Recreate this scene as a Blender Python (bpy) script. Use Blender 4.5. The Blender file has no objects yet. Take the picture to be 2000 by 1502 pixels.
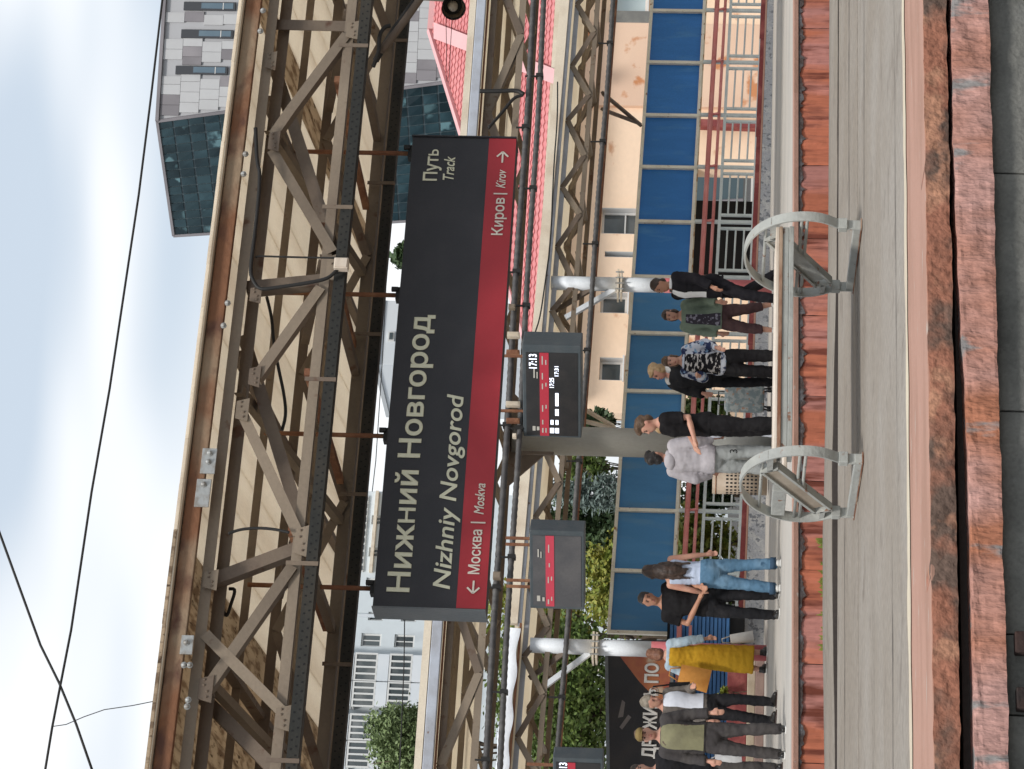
import bpy, bmesh, math, random
from mathutils import Vector, Matrix, noise
R = math.radians
scene = bpy.context.scene
col = scene.collection

# ------------------------------------------------------------------ camera (phone held sideways: picture rolled a quarter turn)
CAM = Vector((0.0, 0.0, 0.90))
FPX = 5000.0
YAW, PITCH, ROLL = R(25.6), math.atan(.0782), .026
_r0 = Vector((math.cos(YAW), -math.sin(YAW), 0))
_fw = Vector((math.sin(YAW)*math.cos(PITCH), math.cos(YAW)*math.cos(PITCH), math.sin(PITCH)))
_u0 = _r0.cross(_fw)
_rt = _r0*math.cos(ROLL) + _u0*math.sin(ROLL)
_up = _u0*math.cos(ROLL) - _r0*math.sin(ROLL)
cd = bpy.data.cameras.new('camera'); cam = bpy.data.objects.new('camera', cd); col.objects.link(cam)
X, Y, Z = -_up, _rt, -_fw
cam.matrix_world = Matrix(((X.x, Y.x, Z.x, CAM.x), (X.y, Y.y, Z.y, CAM.y), (X.z, Y.z, Z.z, CAM.z), (0, 0, 0, 1)))
cd.sensor_fit = 'HORIZONTAL'; cd.sensor_width = 36; cd.lens = 36*FPX/2000
cd.clip_start = .1; cd.clip_end = 3000
scene.camera = cam

# ------------------------------------------------------------------ sky: bright broken overcast
SUN_EL, SUN_AZ = R(52), R(215)          # azimuth clockwise from +Y
w = bpy.data.worlds.new('World'); scene.world = w; w.use_nodes = True
nt = w.node_tree; nt.nodes.clear()
N = nt.nodes.new; L = nt.links.new
out = N('ShaderNodeOutputWorld'); bg = N('ShaderNodeBackground'); L(bg.outputs[0], out.inputs[0])
sky = N('ShaderNodeTexSky'); sky.sky_type = 'NISHITA'; sky.sun_disc = False
sky.sun_elevation = SUN_EL; sky.sun_rotation = SUN_AZ; sky.air_density = 1.2; sky.dust_density = 2.0
tc = N('ShaderNodeTexCoord'); mp = N('ShaderNodeMapping'); mp.inputs['Scale'].default_value = (2.2, 2.2, 11.0)
mp.inputs['Location'].default_value = (1.35, .1, .25)
L(tc.outputs['Generated'], mp.inputs[0])
n1 = N('ShaderNodeTexNoise'); n1.inputs['Scale'].default_value = 1.5; n1.inputs['Detail'].default_value = 2.2; n1.inputs['Roughness'].default_value = .42
L(mp.outputs[0], n1.inputs['Vector'])
rp = N('ShaderNodeValToRGB'); rp.color_ramp.elements[0].position = .40; rp.color_ramp.elements[1].position = .66; rp.color_ramp.interpolation = 'EASE'
rp.color_ramp.elements[0].color = (.80, .80, .80, 1); rp.color_ramp.elements[1].color = (.97, .97, .97, 1)
L(n1.outputs['Fac'], rp.inputs[0])
mx = N('ShaderNodeMix'); mx.data_type = 'RGBA'
L(rp.outputs[0], mx.inputs[0]); L(sky.outputs[0], mx.inputs[6]); mx.inputs[7].default_value = (8.0, 8.35, 8.75, 1)
cl = N('ShaderNodeMix'); cl.data_type = 'RGBA'; cl.inputs[6].default_value = (5.3, 5.95, 6.7, 1); cl.inputs[7].default_value = (8.2, 8.35, 8.5, 1)   # grey-blue and white cloud
rp2 = N('ShaderNodeMapRange'); rp2.inputs[1].default_value = .40; rp2.inputs[2].default_value = .64; rp2.interpolation_type = 'SMOOTHSTEP'
L(n1.outputs['Fac'], rp2.inputs[0]); L(rp2.outputs[0], cl.inputs[0]); L(cl.outputs[2], mx.inputs[7])
L(mx.outputs[2], bg.inputs['Color']); bg.inputs['Strength'].default_value = .105

sd = bpy.data.lights.new('sun', 'SUN'); sd.energy = 2.3; sd.angle = R(10); sd.color = (1, .965, .92)
sun = bpy.data.objects.new('sun', sd); col.objects.link(sun)
sdir = Vector((math.sin(SUN_AZ)*math.cos(SUN_EL), math.cos(SUN_AZ)*math.cos(SUN_EL), math.sin(SUN_EL)))
sun.rotation_euler = sdir.to_track_quat('Z', 'Y').to_euler(); sun.location = (0, 0, 40)
vs = scene.view_settings
vs.view_transform = 'Standard'; vs.look = 'None'; vs.gamma = 1; vs.exposure = .34; vs.use_curve_mapping = False
scene.cycles.max_bounces = 7; scene.cycles.transparent_max_bounces = 8
scene.cycles.use_denoising = True

# ------------------------------------------------------------------ helpers
def at(x, y, Yp):
    """point on the vertical plane Y = Yp seen at a photograph pixel"""
    d = _fw + _rt*((1502-y-751)/FPX) - _up*((x-1001)/FPX)
    return CAM + d*(Yp/d.y)
def at_z(x, y, z=0.0):
    d = _fw + _rt*((1502-y-751)/FPX) - _up*((x-1001)/FPX)
    return CAM + d*((z-CAM.z)/d.z)
def at_pl(x, y, p0, n):
    d = _fw + _rt*((1502-y-751)/FPX) - _up*((x-1001)/FPX)
    return CAM + d*((p0-CAM).dot(n)/d.dot(n))

ORG = {}
def tag(o, label=None, cat=None, group=None, kind=None):
    if label: o['label'] = label
    if cat: o['category'] = cat
    if group: o['group'] = group
    if kind: o['kind'] = kind
    return o
def empty(name, loc, label=None, cat=None, group=None, rz=0):
    o = bpy.data.objects.new(name, None); o.empty_display_size = .2; col.objects.link(o)
    o.location = loc; o.rotation_euler = (0, 0, rz); ORG[o.name] = Vector(loc)
    return tag(o, label, cat, group)
def link_mesh(name, me, mat=None, parent=None, loc=None):
    o = bpy.data.objects.new(name, me); col.objects.link(o)
    if mat and not me.materials: me.materials.append(mat)
    if parent:
        o.parent = parent; ORG[o.name] = ORG.get(parent.name, Vector((0, 0, 0)))
    if loc is not None: o.location = Vector(loc) - (ORG[parent.name] if parent else Vector((0, 0, 0)))
    return o

class MB:
    def __init__(s): s.v = []; s.f = []
    def raw(s, vs_, fs_):
        b = len(s.v); s.v += [Vector(p) for p in vs_]; s.f += [tuple(i+b for i in f) for f in fs_]; return s
    def box(s, c, size, rot=None):
        c = Vector(c); h = Vector(size)/2; P = []
        for dz in (-1, 1):
            for dx, dy in ((-1, -1), (1, -1), (1, 1), (-1, 1)):
                p = Vector((dx*h.x, dy*h.y, dz*h.z))
                P.append(c + (rot @ p if rot else p))
        return s.raw(P, [(3, 2, 1, 0), (4, 5, 6, 7), (0, 1, 5, 4), (1, 2, 6, 5), (2, 3, 7, 6), (3, 0, 4, 7)])
    def b2(s, a, b):
        a = Vector(a); b = Vector(b); return s.box((a+b)/2, [abs(b[i]-a[i]) for i in range(3)])
    def bar(s, p, q, wd, ht, side=(0, 1, 0)):
        p = Vector(p); q = Vector(q); t = (q-p).normalized(); a = Vector(side); a = (a - t*a.dot(t))
        if a.length < 1e-4: a = t.orthogonal()
        a.normalize(); b = t.cross(a); P = []
        for e in (p, q):
            for i, j in ((-1, -1), (1, -1), (1, 1), (-1, 1)): P.append(e + a*(i*wd/2) + b*(j*ht/2))
        return s.raw(P, [(0, 1, 2, 3), (7, 6, 5, 4), (0, 4, 5, 1), (1, 5, 6, 2), (2, 6, 7, 3), (3, 7, 4, 0)])
    def angle(s, p, q, leg=.07, th=.008, side=(0, 1, 0), flip=1):
        """L-section member: one flange facing the camera, one running back"""
        p = Vector(p); q = Vector(q); t = (q-p).normalized(); a = Vector(side); a = (a-t*a.dot(t)).normalized(); b = t.cross(a)
        s.bar(p, q, th, leg, a)
        o = b*(flip*(leg/2-th/2-.0012)) + a*(leg/2+th*.3)
        return s.bar(p+o, q+o, leg, th, a)
    def tube(s, pts, r, n=8, cap=True):
        pts = [Vector(p) for p in pts]; rs = r if isinstance(r, (list, tuple)) else [r]*len(pts)
        b0 = len(s.v); pa = None
        for i, p in enumerate(pts):
            t = (pts[min(i+1, len(pts)-1)]-pts[max(i-1, 0)]).normalized()
            a = t.orthogonal() if pa is None else (pa-t*pa.dot(t))
            a.normalize(); pa = a; b = t.cross(a)
            for k in range(n):
                an = 2*math.pi*k/n; s.v.append(p + (a*math.cos(an)+b*math.sin(an))*rs[i])
        for i in range(len(pts)-1):
            for k in range(n):
                k2 = (k+1) % n; s.f.append((b0+i*n+k, b0+i*n+k2, b0+(i+1)*n+k2, b0+(i+1)*n+k))
        if cap:
            s.f.append(tuple(b0+k for k in reversed(range(n)))); s.f.append(tuple(b0+(len(pts)-1)*n+k for k in range(n)))
        return s
    def poly(s, pts, ext):
        """flat polygon extruded by ext"""
        n = len(pts); P = [Vector(p) for p in pts]; e = Vector(ext)
        return s.raw(P+[p+e for p in P], [tuple(range(n)), tuple(reversed(range(n, 2*n)))] + [((i+1) % n, i, n+i, n+(i+1) % n) for i in range(n)])
    def ell(s, c, r, n=10, m=7, rot=None):
        c = Vector(c); P = []; F = []
        for j in range(m+1):
            th = math.pi*j/m
            for k in range(n):
                an = 2*math.pi*k/n; p = Vector((r[0]*math.sin(th)*math.cos(an), r[1]*math.sin(th)*math.sin(an), r[2]*math.cos(th)))
                P.append(c + (rot @ p if rot else p))
        for j in range(m):
            for k in range(n):
                k2 = (k+1) % n; F.append((j*n+k, (j+1)*n+k, (j+1)*n+k2, j*n+k2))
        return s.raw(P, F)
    def mesh(s, name='m', org=Vector((0, 0, 0)), smooth=False, fix=True):
        me = bpy.data.meshes.new(name); me.from_pydata([tuple(p-org) for p in s.v], [], s.f)
        if fix:
            bm = bmesh.new(); bm.from_mesh(me); bmesh.ops.recalc_face_normals(bm, faces=bm.faces); bm.to_mesh(me); bm.free()
        if smooth: me.polygons.foreach_set('use_smooth', [True]*len(me.polygons))
        me.update(); return me
    def build(s, name, mat, parent=None, smooth=False, local=False, fix=True, bevel=0):
        org = ORG.get(parent.name, Vector((0, 0, 0))) if (parent and not local) else Vector((0, 0, 0))
        me = s.mesh(name, org, smooth, fix)
        o = link_mesh(name, me, mat, parent)
        if bevel:
            m = o.modifiers.new('b', 'BEVEL'); m.width = bevel; m.segments = 2; m.limit_method = 'ANGLE'; m.angle_limit = R(40)
        return o

TS = bpy.data.scenes.new('workshop')      # scratch scene for evaluating single meshes, removed at the end
def evaluated(o):
    TS.collection.objects.link(o); vl = TS.view_layers[0]; vl.update()
    me = bpy.data.meshes.new_from_object(o.evaluated_get(vl.depsgraph)); bpy.data.objects.remove(o); return me

def srgb(r, g, b):
    f = lambda c: (c/12.92 if c <= .04045 else ((c+.055)/1.055)**2.4)
    return (f(r/255), f(g/255), f(b/255))

def mat(name, c, rough=.7, c2=None, scale=3.0, lo=.45, hi=.65, stretch=(1, 1, 1), grain=.12, gscale=40., bump=.15, bscale=30., metal=0., c3=None, scale3=8., lo3=.6, hi3=.66, rnd=0., spec=.4):
    m = bpy.data.materials.new(name); m.use_nodes = True; nt = m.node_tree; N = nt.nodes.new; L = nt.links.new
    bs = nt.nodes['Principled BSDF']; bs.inputs['Roughness'].default_value = rough; bs.inputs['Metallic'].default_value = metal
    bs.inputs['Specular IOR Level'].default_value = spec
    tc = N('ShaderNodeTexCoord'); oi = N('ShaderNodeObjectInfo')
    mu = N('ShaderNodeMath'); mu.operation = 'MULTIPLY'; mu.inputs[1].default_value = 37.; L(oi.outputs['Random'], mu.inputs[0])
    ad = N('ShaderNodeVectorMath'); ad.operation = 'ADD'; L(tc.outputs['Object'], ad.inputs[0]); L(mu.outputs[0], ad.inputs[1])
    mp = N('ShaderNodeMapping'); mp.inputs['Scale'].default_value = stretch; L(ad.outputs[0], mp.inputs[0])
    def noi(sc, det=4, src=mp.outputs[0]):
        n = N('ShaderNodeTexNoise'); n.inputs['Scale'].default_value = sc; n.inputs['Detail'].default_value = det; L(src, n.inputs['Vector']); return n.outputs['Fac']
    def ramp(src, a, b):
        r = N('ShaderNodeMapRange'); r.inputs[1].default_value = a; r.inputs[2].default_value = b; L(src, r.inputs[0]); return r.outputs[0]
    def mix(fac, a, b):
        x = N('ShaderNodeMix'); x.data_type = 'RGBA'; L(fac, x.inputs[0])
        for i, v in ((6, a), (7, b)):
            if isinstance(v, tuple): x.inputs[i].default_value = (*v, 1)
            else: L(v, x.inputs[i])
        return x.outputs[2]
    base = c
    if c2: base = mix(ramp(noi(scale), lo, hi), c, c2)
    if c3: base = mix(ramp(noi(scale3, 6), lo3, hi3), base, c3)
    h = N('ShaderNodeHueSaturation')
    if isinstance(base, tuple): h.inputs['Color'].default_value = (*base, 1)
    else: L(base, h.inputs['Color'])
    v = N('ShaderNodeMath'); v.operation = 'MULTIPLY_ADD'; L(noi(gscale, 3), v.inputs[0]); v.inputs[1].default_value = grain*2; v.inputs[2].default_value = 1-grain
    if rnd:
        v2 = N('ShaderNodeMath'); v2.operation = 'MULTIPLY_ADD'; L(oi.outputs['Random'], v2.inputs[0]); v2.inputs[1].default_value = rnd*2; v2.inputs[2].default_value = 1-rnd
        v3 = N('ShaderNodeMath'); v3.operation = 'MULTIPLY'; L(v.outputs[0], v3.inputs[0]); L(v2.outputs[0], v3.inputs[1]); v = v3
    L(v.outputs[0], h.inputs['Value']); L(h.outputs[0], bs.inputs['Base Color'])
    if bump:
        b = N('ShaderNodeBump'); b.inputs['Strength'].default_value = bump; b.inputs['Distance'].default_value = .02; L(noi(bscale, 5), b.inputs['Height']); L(b.outputs[0], bs.inputs['Normal'])
    return m
def emis(name, c, st):
    m = bpy.data.materials.new(name); m.use_nodes = True; bs = m.node_tree.nodes['Principled BSDF']
    bs.inputs['Base Color'].default_value = (*c, 1); bs.inputs['Emission Color'].default_value = (*c, 1); bs.inputs['Emission Strength'].default_value = st
    return m
def leafmat(name, c, c2):
    m = mat(name, c, rough=.6, c2=c2, scale=5., lo=.38, hi=.62, grain=.5, gscale=22., bump=0)
    return m

def translucent(m, f):
    nt = m.node_tree; bs = nt.nodes['Principled BSDF']; out = nt.nodes['Material Output']
    t = nt.nodes.new('ShaderNodeBsdfTranslucent'); x = nt.nodes.new('ShaderNodeMixShader'); x.inputs[0].default_value = f
    nt.links.new(bs.inputs['Base Color'].links[0].from_socket, t.inputs['Color'])
    nt.links.new(bs.outputs[0], x.inputs[1]); nt.links.new(t.outputs[0], x.inputs[2]); nt.links.new(x.outputs[0], out.inputs[0])
    return m
M = {}
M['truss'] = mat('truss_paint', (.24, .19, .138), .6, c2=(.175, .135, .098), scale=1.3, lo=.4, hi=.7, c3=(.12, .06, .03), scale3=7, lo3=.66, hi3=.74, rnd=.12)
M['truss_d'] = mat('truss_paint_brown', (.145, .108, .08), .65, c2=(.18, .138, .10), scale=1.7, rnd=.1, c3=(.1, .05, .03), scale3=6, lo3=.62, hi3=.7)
M['rust'] = mat('rusted_beam', (.20, .09, .045), .85, c2=(.28, .20, .13), scale=2.2, lo=.42, hi=.6, c3=(.10, .045, .03), scale3=5, lo3=.55, hi3=.68, bump=.4, stretch=(.7, 1, 1))
M['rod'] = mat('rusted_rod', (.20, .085, .045), .85, c2=(.30, .15, .08), scale=6, bump=.4)
M['bolt'] = mat('galvanised_steel', (.42, .43, .42), .5, metal=.5, c2=(.3, .28, .25), scale=20)
M['plank'] = mat('ceiling_board', (.88, .81, .70), .8, c2=(.80, .72, .61), scale=1.1, stretch=(3, .5, 1), lo=.45, hi=.7, c3=(.45, .36, .27), scale3=4.5, lo3=.70, hi3=.80, rnd=.03)
M['plank_w'] = mat('weathered_ceiling_board', (.56, .46, .34), .85, c2=(.3, .22, .15), scale=9, stretch=(2, .6, 1), lo=.48, hi=.62, c3=(.13, .09, .06), scale3=16, lo3=.60, hi3=.68, rnd=.08)
translucent(M['plank'], .6); translucent(M['plank_w'], .55)
M['edge_pale'] = mat('pale_roof_edge', (.72, .63, .50), .7, c2=(.6, .5, .38), scale=2.)
M['gutter'] = mat('blue_grey_gutter', (.46, .49, .55), .5, c2=(.36, .37, .40), scale=2.5, c3=(.2, .13, .1), scale3=14, lo3=.7, hi3=.76)
M['tray'] = mat('cable_tray_metal', (.032, .032, .029), .6, c2=(.05, .045, .037), scale=2., metal=.1, spec=.2)
M['hole'] = mat('dark_slot', (.012, .012, .013), .9, grain=0, bump=0)
M['cable'] = mat('black_cable', (.018, .017, .016), .6, grain=.05, bump=0)
M['conduit'] = mat('ribbed_conduit', (.075, .072, .072), .5, c2=(.12, .115, .11), scale=3., stretch=(3, 1, 1), bump=.5, bscale=60)
M['sign'] = mat('sign_anthracite', (.030, .031, .037), .55, c2=(.036, .036, .042), scale=4, grain=.3, gscale=160, bump=.05)
M['sign_red'] = mat('sign_red', (.40, .030, .042), .5, c2=(.37, .026, .037), scale=3, grain=.06, bump=.02)
M['sign_grey'] = mat('sign_end_grey', (.13, .145, .155), .5, c2=(.16, .17, .175), scale=4)
M['letter'] = mat('cream_letter', (.70, .70, .54), .6, grain=.05, bump=0)
M['letter_w'] = mat('white_letter', (.72, .66, .58), .6, grain=.03, bump=0)
M['deck'] = mat('platform_asphalt', (.240, .208, .172), .9, c2=(.278, .250, .217), scale=.9, stretch=(.85, 1, 1), lo=.38, hi=.66, grain=.32, gscale=26, bump=.35, bscale=18, c3=(.185, .158, .132), scale3=3.2, lo3=.58, hi3=.72)
M['crack'] = mat('dark_joint', (.055, .045, .04), .95, grain=.3, bump=.2)
M['pink'] = mat('pink_edge_paint', (.385, .22, .165), .85, c2=(.32, .18, .13), scale=2.2, stretch=(.5, 2, 1), c3=(.40, .33, .28), scale3=9, lo3=.64, hi3=.72, grain=.12, gscale=60, bump=.3)
M['cream'] = mat('cream_edge_line', (.56, .49, .37), .9, c2=(.5, .42, .32), scale=5, stretch=(.6, 2, 1), bump=.3)
M['ledge'] = mat('rusty_ledge_paint', (.32, .135, .085), .95, c2=(.13, .085, .065), scale=4.2, lo=.46, hi=.60, c3=(.40, .20, .125), scale3=7, lo3=.56, hi3=.66, grain=.5, gscale=40, bump=.9, bscale=24)
M['face'] = mat('worn_pink_concrete_paint', (.50, .285, .245), .92, c2=(.41, .165, .095), scale=1.7, lo=.42, hi=.60, stretch=(1.3, 1, .35), c3=(.27, .25, .24), scale3=4.2, lo3=.57, hi3=.61, grain=.45, gscale=34, bump=1., bscale=34)
M['block'] = mat('pink_block_paint', (.47, .225, .19), .92, c2=(.54, .345, .30), scale=2.6, lo=.4, hi=.62, stretch=(1, 1, .8), c3=(.25, .23, .23), scale3=5.5, lo3=.60, hi3=.64, grain=.32, gscale=30, bump=1., bscale=22, rnd=.1)
M['block_o'] = mat('orange_block_paint', (.45, .215, .14), .92, c2=(.35, .145, .09), scale=3.4, lo=.42, hi=.62, c3=(.22, .21, .20), scale3=5.5, lo3=.66, hi3=.72, grain=.25, gscale=38, bump=.9, bscale=16, rnd=.1)
M['redface'] = mat('red_face_paint', (.53, .165, .09), .9, c2=(.53, .225, .185), scale=.8, lo=.44, hi=.56, c3=(.19, .05, .03), scale3=3.2, lo3=.52, hi3=.64, stretch=(2.4, 1, .34), grain=.34, gscale=8, bump=.4, bscale=12, rnd=.16)
M['flake'] = mat('bare_concrete_flake', (.085, .062, .055), .95, c2=(.15, .145, .15), scale=6, grain=.4, bump=.8)
M['slab'] = mat('track_slab_concrete', (.19, .188, .17), .95, c2=(.13, .13, .118), scale=3, c3=(.19, .19, .175), scale3=5, lo3=.6, hi3=.72, grain=.3, gscale=60, bump=.5)
M['ballast'] = mat('dark_ballast', (.05, .047, .043), .95, c2=(.085, .08, .075), scale=14, grain=.4, bump=1., bscale=40)
M['tie'] = mat('tarred_sleeper', (.03, .022, .02), .9, c2=(.055, .03, .025), scale=9, bump=.6)
M['bench'] = mat('grey_enamel', (.365, .37, .34), .5, c2=(.30, .305, .285), scale=5, c3=(.20, .10, .06), scale3=14, lo3=.64, hi3=.70, bump=.3)
M['bench_w'] = mat('pale_seat_board', (.66, .58, .49), .7, c2=(.55, .46, .37), scale=4, stretch=(.4, 1, 1), bump=.2)
M['bench_r'] = mat('rusty_seat_edge', (.20, .085, .045), .85, c2=(.38, .28, .2), scale=5, stretch=(.5, 1, 1), bump=.4)
# ------------------------------------------------------------------ ground, tracks and platforms
rnd = random.Random(7)
g = MB().raw([(-900, -300, -.62), (1500, -300, -.62), (1500, 2200, -.62), (-900, 2200, -.62)], [(0, 1, 2, 3)])
tag(g.build('ground', M['ballast']), kind='structure')

def rough(x0, x1, z0, z1, yf, depth, seed, amp, step=.02, ragged=.0):
    """block with a pitted, chipped front face at Y = yf"""
    nx = max(3, int((x1-x0)/step)); nz = max(3, int((z1-z0)/step)); P = []; F = []
    for j in range(nz+1):
        for i in range(nx+1):
            x = x0+(x1-x0)*i/nx; z = z0+(z1-z0)*j/nz
            e = min(j, nz-j) if amp > .005 else min(i, nx-i, j, nz-j)
            d = amp*(noise.fractal(Vector((x*8+seed, z*11, seed)), .9, 2.1, 5))
            c = max(0, noise.noise(Vector((x*5+seed*3, z*6, 4.)))-.25)*amp*3
            if e == 0: d += amp*.3
            zz = z
            if j == nz or j == 0: zz += ragged*(noise.fractal(Vector((x*6, seed, j)), .8, 2.3, 5))
            P.append((x, yf+d+c, zz))
    for j in range(nz):
        for i in range(nx):
            a = j*(nx+1)+i; F.append((a, a+1, a+nx+2, a+nx+1))
    m = MB().raw(P, F)
    n = len(P); B = []
    ring = [i for i in range(nx+1)] + [(j)*(nx+1)+nx for j in range(1, nz+1)] + [nz*(nx+1)+i for i in range(nx-1, -1, -1)] + [j*(nx+1) for j in range(nz-1, 0, -1)]
    for k in ring: q = Vector(P[k]); B.append((q.x, yf+depth, q.z))
    m.v += [Vector(b) for b in B]
    for k in range(len(ring)):
        k2 = (k+1) % len(ring); m.f.append((ring[k2], ring[k], n+k, n+k2))
    m.f.append(tuple(n+k for k in range(len(ring))))
    return m

core = tag(MB().b2((-6, 9.86, -.61), (34, 17.9, -.13)).build('near_platform', M['crack']), kind='structure')
def strip(name, y0, y1, zt, m, parent, x0=-6, x1=34, zb=-.125, bevel=.004):
    return MB().b2((x0, y0, zb), (x1, y1, zt)).build(name, m, parent, bevel=bevel)
strip('edge_paint', 9.745, 10.738, 0, M['pink'], core, zb=-.02)
for k, (y0, y1, zt) in enumerate(((10.78, 12.385, 0), (12.415, 14.43, -.003), (14.455, 16.655, .001))):
    strip('deck_slab', y0, y1, zt, M['deck'], core)
# cream line between asphalt and pink edge, ragged
P = []; F = []
for i in range(401):
    x = -6+i*.1; P += [(x, 10.665+.05*noise.noise(Vector((x*3, 0, 0))), .004), (x, 10.80+.07*noise.noise(Vector((x*2.3, 5, 0)))+.03*noise.noise(Vector((x*9, 5, 0))), .004)]
for i in range(400): F.append((2*i, 2*i+2, 2*i+3, 2*i+1))
MB().raw(P, F).build('edge_line', M['cream'], core)
# long hairline cracks and tarred joints running with the platform
for (yc, xa, xb, ww) in ((13.75, 6.4, 14, .03), (11.75, 2.4, 4.9, .03), (15.3, 7.5, 13, .04), (13.1, -1, 5.4, .025), (11.35, 4.6, 8.5, .016), (15.75, 3, 7.6, .035)):
    P = []; F = []; n = int((xb-xa)/.05)
    for i in range(n+1):
        x = xa+(xb-xa)*i/n; yy = yc+.05*noise.noise(Vector((x*.9, yc, 0)))+.012*noise.noise(Vector((x*7, yc, 2))); w_ = ww*(.35+.65*abs(noise.noise(Vector((x*2.1, yc, 7))))*2)*min(1, 4*i/n, 4*(n-i)/n)+.002
        P += [(x, yy-w_/2, .0035), (x, yy+w_/2, .0035)]
    for i in range(n): F.append((2*i, 2*i+2, 2*i+3, 2*i+1))
    MB().raw(P, F).build('crack', M['crack'], core)
# far strip of the deck stands a little proud, a dark strip covers its riser
def lift(x): return .010 + .032*math.exp(-((x-7.1)/1.5)**2) + .004*noise.noise(Vector((x*2.5, 1, 0)))
P = []; F = []
for i in range(401):
    x = -6+i*.1; z = lift(x); yj = 16.68+.03*noise.noise(Vector((x*1.7, 9, 0)))
    P += [(x, yj, -.1), (x, yj, z), (x, 17.95, z), (x, 17.95, -.13)]
for i in range(400):
    for k in range(3): F.append((4*i+k, 4*i+4+k, 4*i+5+k, 4*i+1+k))
MB().raw(P, F).build('raised_deck_strip', M['deck'], core, fix=False)
MB().raw([(p[0], p[1]-.004, p[2]-(0 if k % 4 == 0 else .003)) for k, p in enumerate(P) if k % 4 < 2], [(2*i, 2*i+2, 2*i+3, 2*i+1) for i in range(400)]).build('joint', M['crack'], core)
# front face: overhanging ledge, a dark recess that opens to the left, and the coarse lower face
rough(-2, 14, -.106, -.004, 9.735, .18, .7, .006, step=.016, ragged=.007).build('ledge', M['ledge'], core)
gapf = lambda x: .008+.034/(1+math.exp((x-5.0)*4))
lf = rough(-2, 14, -.292, -.118, 9.722, .2, 1.3, .007, step=.015, ragged=.007)
for v in lf.v:
    if v.z > -.2: v.z -= gapf(v.x)*(v.z+.2)/.082
lf.build('lower_face', M['face'], core)
# concrete retaining wall set back under the face, panel by panel, with dark timber stubs at the left
tr = tag(MB().b2((-6, 6, -.61), (34, 9.80, -.60)).build('track_bed', M['ballast']), kind='structure')
xs = [-1.6, .2, 1.8, 3.30, 3.64, 4.63, 5.78, 7.0, 8.4, 9.8, 11.2]
for a, b in zip(xs[:-1], xs[1:]):
    MB().b2((a+.0035, 9.795, -.605), (b-.0035, 9.855, -.28)).build('wall_panel', M['slab'], core, bevel=.004)
for a in (3.31, 3.545, 1.79): MB().b2((a, 9.74, -.605), (a+.09, 9.79, -.33)).build('timber_stub', M['tie'], core, bevel=.006)
# far platform with its curved red face
def fy(x): return 25.74 + .214*(x-12.42)
fp = MB(); xs = [0+i for i in range(0, 41, 2)]; P = []; F = []
for x in xs: P += [(x, fy(x)+.42, 0), (x, 60, 0)]
for i in range(len(xs)-1): F.append((2*i, 2*i+2, 2*i+3, 2*i+1))
M['deck2'] = mat('far_platform_paving', (.43, .40, .36), .9, c2=(.36, .34, .31), scale=.8, stretch=(.4, 1.2, 1), grain=.1, gscale=12, bump=.3, c3=(.30, .28, .25), scale3=2.5, lo3=.62, hi3=.75)
fp = tag(MB().raw(P, F).build('far_platform', M['deck2']), kind='structure')
pitch = 1.13; x = 1.0; k = 0
while x < 30:
    a = Vector((x, fy(x), 0)); b = Vector((x+pitch, fy(x+pitch), 0)); t = (b-a).normalized(); nrm = Vector((t.y, -t.x, 0)); ln = (b-a).length
    # coping along the edge, then the panel below it
    MB().poly([a, b, b-nrm*.415, a-nrm*.415], (0, 0, -.055)).build('coping', M['pink'], fp, bevel=.004)
    nx = 26; nz = 9; P = []; F = []
    for j in range(nz+1):
        for i in range(nx+1):
            s = .003+(ln-.006)*i/nx; z = -.058-.50*j/nz
            d = .012*noise.noise(Vector((x*3+s*7, 0, 3))) + .006*noise.noise(Vector((x+s*21, z*9, 3))) - (.010 if i in (0, nx) else 0)
            q = a+t*s+nrm*(d-.03); P.append((q.x, q.y, z))
    for j in range(nz):
        for i in range(nx):
            q = j*(nx+1)+i; F.append((q, q+1, q+nx+2, q+nx+1))
    MB().raw(P, F).build('face_panel', M['redface'], fp, fix=False)
    # paint scabbed off under the coping: a ragged strip along the top of the panel
    m = MB(); n = 34; P = []; F = []
    for i in range(n+1):
        s_ = ln*i/n; q = a+t*s_+nrm*(-.0135); v = noise.noise(Vector((x*2.2+s_*4.5, 0, 7)))+.6*noise.noise(Vector((x*5+s_*17, 3, 7)))
        zb = -.062-max(.004, .035+.085*v)
        P += [(q.x, q.y, -.056), (q.x, q.y, zb)]
    for i in range(n): F.append((2*i, 2*i+2, 2*i+3, 2*i+1))
    m.raw(P, F)
    for q in range(0):
        c = rnd.uniform(.1, ln-.1); ww = rnd.uniform(.02, .07); hh = rnd.uniform(.03, .11); zc = rnd.uniform(-.3, -.14); pts = []
        for e in range(13):
            an = 2*math.pi*e/13; rr = 1+.9*noise.noise(Vector((math.cos(an)*2+k*5, math.sin(an)*2+q*3, 1)))
            pts.append(a+t*(c+ww*rr*math.cos(an)*.6)+nrm*(-.013)+Vector((0, 0, zc+hh*rr*math.sin(an)*.5)))
        m.poly(pts, -nrm*.03)
    o = m.build('bare_patch', M['flake'], fp); tag(o, kind='stuff')
    x += pitch; k += 1
MB().raw([(0, fy(0)+.1, -.4), (40, fy(40)+.1, -.4), (40, fy(40)+.1, -.62), (0, fy(0)+.1, -.62)], [(0, 1, 2, 3)]).build('footing', M['crack'], fp)
# weeds along the joint
M['weed'] = leafmat('weed_leaf', (.34, .36, .06), (.24, .28, .05))

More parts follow.
